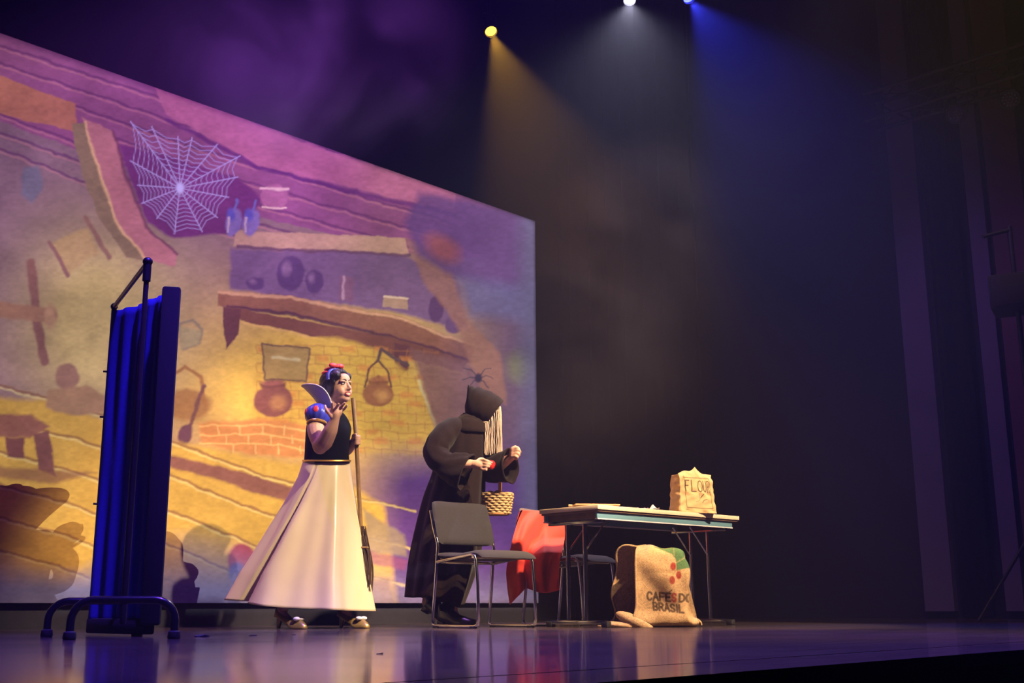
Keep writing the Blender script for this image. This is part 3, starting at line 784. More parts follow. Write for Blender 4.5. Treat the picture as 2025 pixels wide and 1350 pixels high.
# ------------------------------------------------------------------ stroke lettering
GL = {'C': [[(.95, .2), (.75, .03), (.4, .0), (.1, .2), (.02, .5), (.1, .8), (.4, 1), (.75, .97), (.95, .8)]],
      'A': [[(0, 1), (.5, 0), (1, 1)], [(.2, .65), (.8, .65)]],
      'F': [[(.05, 1), (.05, 0), (.95, 0)], [(.05, .48), (.75, .48)]],
      'E': [[(.95, 0), (.05, 0), (.05, 1), (.95, 1)], [(.05, .48), (.75, .48)]],
      'S': [[(.92, .15), (.6, 0), (.25, .03), (.05, .25), (.25, .45), (.7, .55), (.95, .75), (.75, .97), (.35, 1), (.05, .85)]],
      'D': [[(.05, 0), (.05, 1), (.5, 1), (.88, .8), (.98, .5), (.88, .2), (.5, 0), (.05, 0)]],
      'O': [[(.5, 0), (.15, .12), (.02, .5), (.15, .88), (.5, 1), (.85, .88), (.98, .5), (.85, .12), (.5, 0)]],
      'B': [[(.05, 0), (.05, 1), (.65, 1), (.95, .78), (.65, .5), (.05, .5)], [(.05, 0), (.6, 0), (.88, .22), (.65, .5)]],
      'R': [[(.05, 1), (.05, 0), (.6, 0), (.92, .22), (.65, .48), (.05, .5)], [(.45, .5), (.95, 1)]],
      'I': [[(.5, 0), (.5, 1)]], 'L': [[(.05, 0), (.05, 1), (.95, 1)]],
      'U': [[(.05, 0), (.05, .7), (.25, .95), (.5, 1), (.75, .95), (.95, .7), (.95, 0)]]}
def letters(p, word, x0, y0, w, h, gap, sw, col, slope=0.0, slant=0.0, op=0.85, soft=.7):
    x = x0
    for ch in word:
        if ch == ' ': x += w * .6; continue
        ww = w * (.35 if ch == 'I' else 1)
        for st in GL[ch]:
            p.line([(x + a * ww + slant * (1 - b_) * h, y0 + b_ * h + (x + a * ww - x0) * slope) for a, b_ in st], sw, col, soft, op)
        x += ww + gap
    return x

# ------------------------------------------------------------------ burlap coffee sack, mouth open to the left
M['burlap'] = mat('burlap', (1, 1, 1), 0.95, attr='print', noise=0.28, nscale=90, bump=0.5, bscale=240, spec=0.1)
sk = gnd(1290, 1240); sk = Vector((sk.x, 7.46, 0)); KM = 7.42 / 2350
root = thing('burlap_sack', 'printed burlap coffee sack standing open under the table', 'sack', sk)
NR, NS, NSO = 120, 700, 320
rings = []
for i in range(NR):
    t_ = i / (NR - 1)                      # 0 closed right end, 1 mouth at the left
    ring = []
    for k in range(NS):
        a = 2 * math.pi * k / NS           # 0 = near side (towards camera), pi/2 = top, pi = far, 3pi/2 = ground
        ca, sa = math.cos(a), math.sin(a)
        ex = .55 if sa > 0 else .42
        cy = -math.copysign(abs(ca) ** .62, ca); cz = math.copysign(abs(sa) ** ex, sa)
        near = max(0, -cy)
        bot = max(0, -sa); top = max(0, sa)
        # x at closed end and at mouth depend on where on the ring we are
        x_end = .250 - .02 * top ** 3 + .06 * bot ** 5 + .008 * math.sin(5 * a)
        far = max(0, cy)
        x_mouth = -.088 * near ** .6 - .198 * far ** .5
        x_mouth += -.012 * top ** 1.5 * (1 if cy > 0 else .2)
        x_mouth += -.12 * bot ** 2.2 - .10 * bot ** 8
        x = x_end + (x_mouth - x_end) * t_
        capf = min(1, (t_ / .10)) if t_ < .10 else 1
        capf = math.sqrt(max(0, 1 - (1 - capf) ** 2))
        hy = .125 * (capf * .9 + .1) * (1 + .10 * bot - .05 * t_)
        H = .500 - .032 * (1 - t_) + .007 * math.sin(7 * x * 6 + .5) * top
        zc = H / 2; hz = H / 2 * (capf * .14 + .86)
        y = cy * hy
        z = zc + cz * hz
        if cy < 0:
            y += .014 * math.sin(x * 21 + z * 9) * (1 - abs(sa)) + .010 * math.sin(z * 24 - x * 8) * near
            y += -.03 * math.exp(-((z - .33) / .10) ** 2) * near + .004 * math.sin(x * 34 + z * 30) * near
            y -= .05 * math.exp(-(z / .07) ** 2) * near
        else:
            y -= .03 * math.sin(z * 17) * far * t_
            x += .018 * math.sin(z * 19 + 1) * t_ * far
        z = max(0.004, z)
        ring.append(sk + Vector((x, y, z)))
    dens = np.array([q_[:] for q_ in ring]); dens = np.vstack([dens, dens[:1]])
    arc = np.r_[0, np.cumsum(np.linalg.norm(np.diff(dens, axis=0), axis=1))]
    tgt_ = np.linspace(0, arc[-1], NSO + 1)[:-1]
    rings.append([Vector((np.interp(q_, arc, dens[:, 0]), np.interp(q_, arc, dens[:, 1]), np.interp(q_, arc, dens[:, 2]))) for q_ in tgt_])
mb = MB(); mb.loft(rings, True, False)
ob = mb.build('sack_body', M['burlap'], root, sharp=179)
V = np.array([v.co[:] for v in ob.data.vertices]); qx, qy = proj_np(V)
p = Paint(qx, qy); p.c[:] = srgb(210, 174, 128)
n_ = fbm(qx / 14, qy / 14, 5)
p.lay(np.clip((n_ - .55) * 3, 0, 1), srgb(168, 128, 86), .6)
frontm = V[:, 1] < sk.y - .02
keep = p.c.copy()
p.poly([(1292, 1082), (1315, 1080), (1340, 1082), (1368, 1092), (1368, 1122), (1338, 1128), (1336, 1106), (1328, 1096)], (66, 118, 72), 1.2, .92)
p.line([(1338, 1112), (1352, 1104), (1366, 1096)], .9, (176, 164, 110), .8, .9); p.line([(1332, 1086), (1335, 1128)], 1.0, (172, 150, 104), .8, .6)
for cx, cy, rx, ry in ((1331, 1120, 5.5, 8), (1342, 1137, 5.2, 8), (1329, 1147, 5.5, 8)): p.oval(cx, cy, rx, ry, (158, 42, 38), 1.0, .92)
p.line([(1300, 1131), (1336, 1134), (1366, 1135)], .8, (120, 128, 72), .8, .4)
xe = letters(p, 'CAFE', 1279.5, 1170, 9.4, 15.5, 3.0, 2.1, (72, 56, 44), .055)
p.line([(1324, 1169.5), (1328, 1166)], 1.2, (72, 56, 44), .7, .85)
xe = letters(p, 'S', xe - .3, 1173, 8.0, 15, 3.0, 2.1, (186, 66, 58), .055)
letters(p, 'DO', xe + 3, 1174, 10.2, 15, 2.8, 2.1, (72, 56, 44), .055)
letters(p, 'BRASIL', 1292.5, 1190.5, 8.8, 15, 2.6, 2.1, (72, 56, 44), .10, -.1)
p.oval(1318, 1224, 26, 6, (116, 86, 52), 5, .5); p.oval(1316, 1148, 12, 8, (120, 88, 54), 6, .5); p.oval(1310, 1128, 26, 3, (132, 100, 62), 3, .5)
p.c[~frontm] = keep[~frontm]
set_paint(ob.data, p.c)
solidify(ob, .004, 1)
rim = MB().tube(rings[-1][::3], .008, 8, closed=True)
ob = rim.build('rolled_hem', M['burlap'], root); set_paint(ob.data, np.tile(np.array(srgb(210, 174, 128)), (len(ob.data.vertices), 1)))
tw = MB()
kn = sk + Vector((.30, -.02, .03))
for k in range(5):
    tw.tube(catmull([kn + Vector((-.03, .01 * k - .02, .0)), kn + Vector((-.005, .008 * k - .016, .014)), kn + Vector((.018 + .003 * k, .012 * k - .024, -.004 - .004 * k))], 5), .007, 6)
tw.ell(kn + Vector((-.035, 0, -.003)), (.045, .07, .032))
tw2 = MB()
tw2.ell(sk + Vector((-.19, -.095, .012)), (.125, .055, .022), Matrix.Rotation(math.radians(5), 3, 'Y')); tw2.ell(sk + Vector((-.10, -.105, .034)), (.13, .05, .040), Matrix.Rotation(math.radians(24), 3, 'Y')); tw2.ell(sk + Vector((-.26, -.10, .010)), (.05, .03, .012))
ob = remesh(tw2, 'slumped_hem', M['burlap'], root, .005, 8); set_paint(ob.data, np.tile(np.array(srgb(210, 174, 128)), (len(ob.data.vertices), 1)))
ob = tw.build('knotted_corner', M['burlap'], root); set_paint(ob.data, np.tile(np.array(srgb(210, 174, 128)), (len(ob.data.vertices), 1)))

# ------------------------------------------------------------------ paper flour bag on the table
M['kraft'] = mat('kraft_paper', (1, 1, 1), 0.8, attr='print', noise=0.05, nscale=30, bump=0.35, bscale=22, spec=0.2)
al = math.radians(-24)
fx = Vector((math.cos(al), -math.sin(al), 0)) ; fx = Vector((math.cos(math.radians(22)), math.sin(math.radians(22)), 0))
fy = Vector((-fx.y, fx.x, 0))
fo = gnd(1341, 1012, TOP)           # near left bottom corner of the front face
s0 = (fo - TA).dot(TL)
fo = tp(.885, .06, TOP + .001)
BW, BD, BH = .272, .135, .315
root = thing('flour_bag', 'brown paper bag lettered FLOUR standing on the table', 'bag', fo + fx * BW / 2 + fy * BD / 2)
NH = 200
per = 2 * (BW + BD); rings = []
def bagpt(s_, v):
    # s_ along the perimeter from the near left corner along the front
    r_ = s_ % per
    if r_ < BW: x, y, nx, ny, e = r_, 0, 0, -1, r_ / BW
    elif r_ < BW + BD: x, y, nx, ny, e = BW, r_ - BW, 1, 0, (r_ - BW) / BD
    elif r_ < 2 * BW + BD: x, y, nx, ny, e = BW - (r_ - BW - BD), BD, 0, 1, (r_ - BW - BD) / BW
    else: x, y, nx, ny, e = 0, BD - (r_ - 2 * BW - BD), -1, 0, (r_ - 2 * BW - BD) / BD
    H = BH
    tpk = x / BW
    if r_ < BW or (BW + BD) <= r_ < 2 * BW + BD:
        H = .262 + .024 * math.exp(-((tpk - .20) / .16) ** 2) + .040 * math.exp(-((tpk - .52) / .16) ** 2) + .012 * math.exp(-((tpk - .52) / .04) ** 2) + .006 * math.exp(-((tpk - .85) / .12) ** 2)
        if r_ >= BW: H -= .02
    else: H = .262 if nx < 0 else .265
    z = H * v
    puff = .012 * math.sin(math.pi * e) * math.sin(math.pi * min(1, v * 1.05)) + .0022 * math.sin(s_ * 61 + 9 * v + 2 * math.sin(v * 13)) + .0016 * math.sin(v * 31 - s_ * 40)
    taper = -.018 * v * (x / BW - .3)
    sh = .012 * (1 - v) ** 4
    top = max(0, v - .8) / .2
    x2 = x + nx * (puff + sh) + taper
    y2 = y + ny * (puff + sh) + (.35 * top ** 1.5) * (BD / 2 - y)
    return fo + fx * x2 + fy * y2 + ZV * z
SS = [BW * k / 300 for k in range(300)] + [BW + BD * k / 40 for k in range(40)] + [BW + BD + BW * k / 60 for k in range(60)] + [2 * BW + BD + BD * k / 40 for k in range(40)]
NB = len(SS)
for j in range(NH + 1):
    rings.append([bagpt(q_, j / NH) for q_ in SS])
ob = MB().loft(rings, True, False).build('paper_bag', M['kraft'], root, sharp=60)
V = np.array([v.co[:] for v in ob.data.vertices]); ss = np.array([SS[i % NB] for i in range(len(V))]); zz = V[:, 2] - TOP
p = Paint(ss * 1000, (0.315 - zz) * 1000)      # millimetres on the front panel
p.c[:] = srgb(232, 192, 140)
p.lay(np.clip((fbm(p.x / 40, p.y / 40, 8) - .5) * 2, 0, 1), srgb(214, 164, 108), .5)
keep = p.c.copy(); ink = (26, 18, 16)
p.line([(30, 76), (238, 80), (252, 284), (46, 280), (32, 66)], 2.1, ink, 1.4, .85); p.line([(26, 68), (24, 96)], 1.3, ink, 1.2, .7); p.line([(40, 292), (58, 292)], 1.5, ink, 1.2, .8); p.line([(248, 296), (258, 296)], 1.5, ink, 1.2, .8)
letters(p, 'F', 39, 96, 32, 72, 12, 4.4, ink, soft=1.3); letters(p, 'L', 87, 94, 38, 76, 12, 4.0, ink, soft=1.3)
letters(p, 'O', 135, 96, 42, 76, 10, 3.6, ink, soft=1.3); letters(p, 'U', 184, 98, 24, 74, 10, 3.4, ink, soft=1.3); letters(p, 'R', 217, 98, 18, 78, 8, 3.2, ink, soft=1.3)
p.line([(60, 196), (80, 190), (108, 196)], 1.0, ink, 1.2, .4)
p.line([(118, 240), (142, 232), (162, 206), (180, 190)], 1.2, ink, 1.2, .75); p.line([(158, 212), (182, 186)], 3.0, ink, 1.4, .8); p.line([(146, 218), (150, 184)], 1.6, ink, 1.3, .7); p.line([(168, 246), (182, 228), (206, 222)], 2.6, ink, 1.4, .75); p.line([(206, 222), (222, 232)], 1.3, ink, 1.2, .6)
fm_ = (ss > 0) & (ss < BW); p.c[~fm_] = keep[~fm_]
set_paint(ob.data, p.c); solidify(ob, .0012)

# board, dish and crumpled cloth on the table
M['wood_board'] = mat('board_wood', (0.58, 0.33, 0.15), 0.55, noise=0.2, nscale=10)
M['dish'] = mat('cream_dish', (0.74, 0.56, 0.34), 0.5)
bp = tp(.12, .33, TOP); RBd = Matrix.Rotation(math.radians(8), 3, 'Z')
br_ = thing('bread_board', 'flat wooden board lying across the shallow dish on the table', 'board', bp)
bc = Vector((at(1178, 990, 7.62).x, 7.60, 0))
def onT(px, py, w_):   # point on the table top plane on the given ray, clamped to depth w_
    lo = None
    for i in range(200):
        s_ = LEN * i / 199; q_ = tp(s_, w_, TOP)
        x_ = proj_np(np.array([q_[:]]))[0][0]
        if lo is None or abs(x_ - px) < lo[0]: lo = (abs(x_ - px), q_)
    return lo[1]
c1 = onT(1178, 0, .30)
MB().box(c1 + Vector((0, .02, .031)), (.30, .17, .011), RBd, .004).build('board', M['wood_board'], br_)
MB().tube([c1 + RBd @ Vector((-.15, .02, .031)), c1 + RBd @ Vector((-.175, .02, .031))], .007, 8).build('handle', M['wood_board'], br_)
ds = thing('shallow_dish', 'shallow cream dish on the left end of the table top', 'dish', c1)
MB().lathe([(.06, .001), (.10, .004), (.125, .016), (.128, .024), (.122, .024), (.095, .010), (.001, .007)], c1, 36).build('bowl', M['dish'], ds)
MB().lathe([(.055, .0), (.058, .004)], c1, 24).build('foot_ring', M['dish'], ds)
M['white_cloth'] = mat('white_cloth', (0.62, 0.55, 0.62), 0.85)
c2 = onT(1272, 0, .12)
g = MB(); rows = []
for j in range(17):
    rows.append([])
    for i in range(25):
        u = i / 24 - .5; v = j / 16 - .5
        z = .004 + .006 * abs(math.sin(9 * u + 5 * v)) + .034 * math.exp(-((u - .33) / .07) ** 2 - (v / .25) ** 2) + .005 * math.sin(17 * u - 11 * v) ** 2
        rows[-1].append(c2 + Vector((u * .20, v * .10 + .02 * math.sin(6 * u), z)))
ob = g.loft(rows, closed=False).build('crumpled_cloth', M['white_cloth'], sharp=179); solidify(ob, .002)
tag(ob, 'small crumpled pale cloth on the table left of the flour bag', 'cloth')

# ------------------------------------------------------------------ folding screen at the left
M['blue_fabric'] = mat('blue_fabric', (0.03, 0.04, 0.36), 0.9, noise=0.12, nscale=60, bump=0.1, bscale=200)
M['black_sleeve'] = mat('black_sleeve', (0.006, 0.006, 0.008), 0.9)
M['pole'] = mat('dark_pole', (0.05, 0.045, 0.05), 0.35, metal=0.4)
HS = 1.62
fa = gnd(226, 606, HS); fb = gnd(292, 519, HS); fc_ = gnd(340, 568, HS - .0)
root = thing('folding_screen', 'blue fabric folding screen on black arched feet at the left', 'room divider', ((fa.x + fc_.x) / 2, (fa.y + fc_.y) / 2, 0))
F = lambda p_, z: Vector((p_.x, p_.y, z))
MB().tube([F(fa, .06), F(fa, HS)], .013, 12).build('post', M['pole'], root)
MB().tube([F(fb, .06), F(fb, 1.0)], .014, 12).build('post', M['black_metal'], root)
MB().tube([F(fb, 1.0), F(fb, HS)], .0115, 12).build('post', M['pole'], root)
MB().tube([F(fa, HS), F(fb, HS)], .011, 12).build('top_bar', M['pole'], root)
MB().ell(F(fb, HS + .004), (.022, .022, .02)).build('corner_joint', M['black_metal'], root)
MB().tube([F(fb, HS - .085), F(fb, HS)], .018, 12).build('corner_sleeve', M['black_metal'], root)
MB().ell(F(fa, HS), (.018, .018, .018)).build('corner_joint', M['black_metal'], root)
for z in (.62, 1.05, 1.28): MB().tube([F(fa, z) + Vector((-.03, 0, .004)), F(fa, z) + Vector((.02, 0, 0))], .005, 8).build('clip', M['black_metal'], root)
# fabric panel from the near left post to the padded sleeve
fd = (fc_ - fa); fl = fd.length; fd.normalize(); fn = Vector((fd.y, -fd.x, 0))
rows = []
for j in range(41):
    z = .05 + (HS - .03 - .05) * j / 40; row = []
    for i in range(61):
        u = i / 60
        row.append(F(fa, z) + Vector((fd.x, fd.y, 0)) * (fl * u) + fn * (.010 * math.sin(u * 31) * (.3 + .7 * abs(math.sin(j * .11 + 1))) + .012 * math.sin(u * 9 + 1)) )
    rows.append(row)
ob = MB().loft(rows, closed=False).build('fabric_panel', M['blue_fabric'], root, sharp=179); solidify(ob, .003)
MB().box(F(fc_, (HS + .05) / 2), (.085, .05, HS - .05), Matrix.Rotation(math.radians(12), 3, 'Z'), .012).build('padded_edge', M['black_sleeve'], root)
MB().box(F(fa, (HS - .03) / 2 + .03) + Vector((.008, .0, 0)), (.03, .03, HS - .08), Matrix.Rotation(math.radians(20), 3, 'Z'), .01).build('padded_edge', M['black_sleeve'], root)
# bottom board and arched feet
MB().box((F(fa, .045) + F(fc_, .045)) / 2, (fl, .05, .07), Matrix((Vector((fd.x, fd.y, 0)), -fn, ZV)).transposed(), .01).build('bottom_rail', M['black_sleeve'], root)
M['foot_tube'] = mat('glossy_black_tube', (0.012, 0.012, 0.016), 0.25)
def arch(p0, p1, h):
    d_ = (p1 - p0); L_ = d_.length; d_.normalize(); r_ = .085
    pts = [p0 + ZV * .01, p0 + ZV * (h - r_)] 
    for k in range(1, 7):
        a = math.pi / 2 * k / 6; pts.append(p0 + d_ * (r_ - r_ * math.cos(a)) + ZV * (h - r_ + r_ * math.sin(a)))
    for k in range(0, 7):
        a = math.pi / 2 * k / 6; pts.append(p1 - d_ * (r_ - r_ * math.sin(a)) + ZV * (h - r_ + r_ * math.cos(a)))
    pts.append(p1 + ZV * .01)
    ft = MB().tube(pts, .0165, 12).build('arched_foot', M['foot_tube'], root)
    for q_ in (p0, p1): MB().lathe([(.024, 0), (.027, .006), (.024, .03), (.018, .034)], q_, 16).build('rubber_tip', M['rubber'], ft)
g0 = Vector((at(137, 1262, 4.85).x, 4.85, 0)); g1 = Vector((at(344, 1260, 4.92).x, 4.92, 0))
arch(g0, g1, .158)
off = Vector((-.20, .42, 0)); h0 = Vector((at(92, 1258, 5.4).x, 5.4, 0))
arch(h0, h0 + (g1 - g0) * .92 + Vector((0.0, .05, 0)), .158)

# scraps on the stage floor
M['scrap'] = mat('dark_scrap', (0.02, 0.018, 0.02), 0.8)
for k, (px, py, L_, lab) in enumerate(((398, 1259, .05, 'dark torn scrap on the floor right of the folding screen'), (752, 1293, .012, 'tiny dark crumb on the floor nearest the camera'), (582, 1255, .012, 'dark speck on the floor before the rear gold shoe'), (500, 1257, .02, 'thin dark scrap on the floor left of the gold shoes'))):
    g_ = gnd(px, py)
    mb = MB(); n = 7; vs = []
    for q in range(n):
        a = 2 * math.pi * q / n; r_ = L_ * (.6 + .4 * random.random())
        vs.append(g_ + Vector((r_ * math.cos(a), r_ * .6 * math.sin(a), .001 + .012 * random.random() * (L_ / .05))))
    vs.append(g_ + Vector((0, 0, .012 * L_ / .05)))
    vs += [Vector((v.x, v.y, .0005)) for v in vs[:n]]
    fs = [(q, (q + 1) % n, n) for q in range(n)] + [(q, (q + 1) % n, n + 1 + (q + 1) % n, n + 1 + q) for q in range(n)] + [tuple(range(n + 1, 2 * n + 1))]
    tag(mb.add(vs, fs).build('floor_scrap', M['scrap'], smooth=False), lab, 'scrap', 'scraps on the stage floor')

# ------------------------------------------------------------------ figures: helpers
def limb(mb, pts, rad, n=14, sub=4):
    pts = [Vector(p_) for p_ in pts]; P_ = catmull(pts, sub); m = len(P_); k = len(rad) - 1
    rr = []
    for i in range(m):
        f_ = i / (m - 1) * k; a = min(k - 1, int(f_)); rr.append(rad[a] + (rad[a + 1] - rad[a]) * (f_ - a))
    mb.tube(P_, rr, n)
    for p_, r_ in ((P_[0], rr[0]), (P_[-1], rr[-1])): mb.ell(p_, (r_ * .99,) * 3, None, 14, 10)
def tube2(mb, stations, n=40, sub=5, wrinkle=0.0, waves=7, cap0=True, cap1=False, wr_from=0.0):
    """lofted sleeve: stations (point, radius across, radius in depth); returns rings"""
    C_ = catmull([s_[0] for s_ in stations], sub); m = len(C_); k = len(stations) - 1; rings = []
    for i in range(m):
        f_ = i / (m - 1) * k; a = min(k - 1, int(f_)); t_ = f_ - a
        rv = stations[a][1] + (stations[a + 1][1] - stations[a][1]) * t_; rd = stations[a][2] + (stations[a + 1][2] - stations[a][2]) * t_
        T = (C_[min(m - 1, i + 1)] - C_[max(0, i - 1)]).normalized(); D_ = Vector((0, 1, 0)); D_ = (D_ - T * D_.dot(T)).normalized(); N = D_.cross(T)
        ring = []
        for q in range(n):
            a_ = 2 * math.pi * q / n
            w_ = 1 + wrinkle * max(0, (i / (m - 1) - wr_from)) * math.sin(waves * a_ + i * .5) + wrinkle * .5 * math.sin(i * 1.5 + 2 * math.sin(a_ + 1))
            ring.append(C_[i] + N * (rv * math.cos(a_) * w_) + D_ * (rd * math.sin(a_) * w_))
        rings.append(ring)
    mb.loft(rings, cap0, cap1); return rings
def head_form(mb, c, R, k=1.0):
    """R columns: forward, side, up"""
    e = lambda p_, r_: mb.ell(c + R @ (Vector(p_) * k), tuple(x * k for x in r_), R, 28, 18)
    e((-.018, 0, .035), (.100, .079, .084)); e((.022, 0, -.028), (.074, .066, .088)); e((.048, 0, -.088), (.040, .042, .032))
    e((.012, .0, -.075), (.060, .060, .042)); e((.052, .036, -.040), (.034, .030, .036)); e((.052, -.036, -.040), (.034, .030, .036))
    e((.074, .030, .026), (.018, .030, .009)); e((.074, -.030, .026), (.018, .030, .009)); e((.070, 0, .045), (.024, .050, .040))
    e((.080, 0, -.066), (.018, .030, .018))
    limb(mb, [c + R @ (Vector((.086, 0, .018)) * k), c + R @ (Vector((.100, 0, -.008)) * k), c + R @ (Vector((.110, 0, -.028)) * k)], [.009 * k, .010 * k, .0125 * k])
    for s_ in (-1, 1):
        e((.098, s_ * .011, -.032), (.011, .009, .008)); e((-.008, s_ * .076, -.008), (.018, .009, .030))

M['skin'] = mat('skin', (0.62, 0.36, 0.26), 0.5, noise=0.06, nscale=30, spec=0.4)
M['skin'].node_tree.nodes['Principled BSDF'].inputs['Subsurface Weight'].default_value = 0.08
M['skin'].node_tree.nodes['Principled BSDF'].inputs['Subsurface Radius'].default_value = (0.02, 0.008, 0.004)
M['velvet_black'] = mat('black_velvet', (0.004, 0.004, 0.007), 0.9, sheen=0.03, spec=0.1)
M['satin'] = mat('cream_satin', (0.76, 0.63, 0.42), 0.28, sheen=0.1, spec=0.5, noise=0.03, nscale=12)
M['gold'] = mat('gold_trim', (0.70, 0.42, 0.10), 0.35, metal=0.7)
M['blue_satin'] = mat('blue_satin', (0.05, 0.06, 0.55), 0.35, spec=0.5)
M['red_satin'] = mat('red_satin', (0.75, 0.05, 0.06), 0.4)
M['collar'] = mat('white_collar', (0.66, 0.62, 0.74), 0.6)
M['wig'] = mat('black_wig', (0.010, 0.008, 0.012), 0.32, bump=0.6, bscale=30, stretch=(6, 6, 1))
M['gold_leather'] = mat('gold_leather', (0.42, 0.30, 0.10), 0.33, metal=0.55)
M['eye_white'] = mat('eye_white', (0.75, 0.72, 0.70), 0.25); M['iris'] = mat('iris', (0.03, 0.02, 0.015), 0.2)
M['lip'] = mat('red_lipstick', (0.38, 0.025, 0.03), 0.4); M['teeth'] = mat('teeth', (0.80, 0.76, 0.70), 0.3)
M['brow'] = mat('dark_brow', (0.03, 0.018, 0.014), 0.8)

# ------------------------------------------------------------------ person in the long cream skirt
YW = 7.5
W = lambda px, py, dy=0.0: at(px, py, YW + dy)
pw = thing('person', 'person in black bodice, blue puffed sleeve and long cream satin skirt, one palm raised', 'person', (W(640, 1240).x, YW, 0))
psi = math.radians(57); tl_ = math.radians(4)
f_ = Vector((math.sin(psi) * math.cos(tl_), -math.cos(psi) * math.cos(tl_), math.sin(tl_))); s_ = Vector((0, 0, 1)).cross(f_).normalized(); u_ = f_.cross(s_)
roll = math.radians(5); s2 = s_ * math.cos(roll) + u_ * math.sin(roll); u2 = u_ * math.cos(roll) - s_ * math.sin(roll)
RH = Matrix((f_, s2, u2)).transposed(); HC = W(668, 765, -.02); HK = .93
hp = lambda a, b_, c_: HC + RH @ (Vector((a, b_, c_)) * HK)
mb = MB(); head_form(mb, HC, RH, HK)
limb(mb, [HC + RH @ Vector((-.02, 0, -.06)), W(656, 806, 0), W(650, 830, 0.02)], [.056, .055, .07])
# torso core (inside the bodice), hips and legs
limb(mb, [W(648, 835, .02), W(650, 870, .02), W(646, 910, .02)], [.10, .115, .105], 20)
limb(mb, [W(646, 910, .02), W(640, 950, .04)], [.105, .13], 20)
limb(mb, [W(628, 955, -.02), W(590, 1085, -.12), W(556, 1214, -.22)], [.085, .06, .034])
limb(mb, [W(655, 955, .08), W(680, 1085, .06), W(684, 1210, -.01)], [.085, .06, .034])
limb(mb, [W(556, 1212, -.22), W(572, 1228, -.26), W(592, 1237, -.30)], [.033, .027, .016]); limb(mb, [W(684, 1208, -.01), W(698, 1226, -.04), W(716, 1233, -.08)], [.033, .027, .016])
# raised near arm
limb(mb, [W(630, 822, -.12), W(624, 850, -.17), W(634, 882, -.22)], [.056, .054, .047])
limb(mb, [W(632, 880, -.22), W(641, 874, -.25), W(654, 850, -.30), W(663, 829, -.33)], [.048, .054, .044, .027])
mb.ell(W(633, 884, -.215), (.045, .045, .045))
PALM = [W(663, 829, -.33), W(664.5, 820, -.335), W(665, 813, -.33)]
limb(mb, PALM, [.026, .030, .030]); mb.ell(W(663.5, 818, -.335), (.036, .020, .034)); mb.ell(W(668, 815, -.335), (.030, .018, .028))
for pts in ([(655, 824, -.35), (649, 815, -.37), (644.5, 808, -.37), (643, 802, -.36)],
            [(656, 813, -.335), (657, 806, -.35), (656.6, 801, -.37), (657.4, 796.5, -.385)],
            [(662, 812, -.33), (664.5, 806, -.345), (667, 802, -.37), (669.6, 798.5, -.39)],
            [(668, 812, -.325), (673, 806, -.34), (677.5, 801, -.36), (681.6, 796.5, -.37)],
            [(672.5, 815, -.32), (678, 810, -.33), (682.5, 806, -.34), (686, 801.5, -.35)]):
    limb(mb, [W(*q) for q in pts], [.0115, .010, .009, .0075], 10, 3)
# far arm holding the broom
limb(mb, [W(664, 840, .14), W(674, 866, .20), W(684, 888, .20)], [.050, .048, .042])
limb(mb, [W(686, 888, .20), W(694, 880, .13), W(701, 871, .08)], [.042, .036, .026])
GR = Vector(W(704.5, 868, .02))
mb.ell(W(702.5, 868.5, .05), (.026, .03, .034))
for k in range(4):
    yy = 862.5 + k * 4.6
    limb(mb, [W(702, yy, .05), W(708.5, yy - .3, .03), W(710.5, yy + .4, -.005), W(706, yy + 1.0, -.028), W(701.5, yy + 1.2, -.018)], [.0095, .0095, .0095, .009, .008], 10, 3)
limb(mb, [W(699, 866, .03), W(699, 860.5, 0.0), W(703.5, 858.5, -.026)], [.012, .011, .009], 10, 3)
remesh(mb, 'body', M['skin'], pw, .0042, 3)
# face
for sd in (-1, 1):
    ec = hp(.0775, sd * .031, .008)
    ey = MB().ell(ec, (.0092, .0145, .0052), RH, 16, 10).build('eye', M['eye_white'], pw)
    MB().ell(hp(.0865, sd * .031 + .002, .0075), (.0028, .0060, .0050), RH, 14, 8).build('iris', M['iris'], ey)
    MB().tube([hp(.083, sd * .013, .013), hp(.0895, sd * .028, .0175), hp(.079, sd * .048, .012)], [.002, .0028, .0018], 8).build('lash', M['brow'], ey)
    MB().tube(catmull([hp(.093, sd * .012, .029), hp(.0925, sd * .026, .036), hp(.080, sd * .050, .034)], 4), [.0030, .0034, .0036, .0036, .0034, .0030, .0024, .0018, .0014], 8).build('eyebrow', M['brow'], pw)
mo = []
for k in range(24):
    a = 2 * math.pi * k / 24; yv = .027 * math.cos(a); zv = -.066 + .0125 * math.sin(a) + .004 * (yv / .027) ** 2
    mo.append(hp(.0975 - 9.0 * yv * yv * (1.6), yv, zv))
lp = MB().tube(mo, .0036, 8, closed=True).build('lips', M['lip'], pw)
th = MB()
for k in range(8):
    yv = -.0185 + k * .0053; th.ell(hp(.0945 - 12 * yv * yv, yv, -.0615), (.004, .0030, .0062), RH, 8, 6); th.ell(hp(.0935 - 12 * yv * yv, yv, -.0725), (.004, .0027, .0045), RH, 8, 6)
th.build('teeth', M['teeth'], pw)
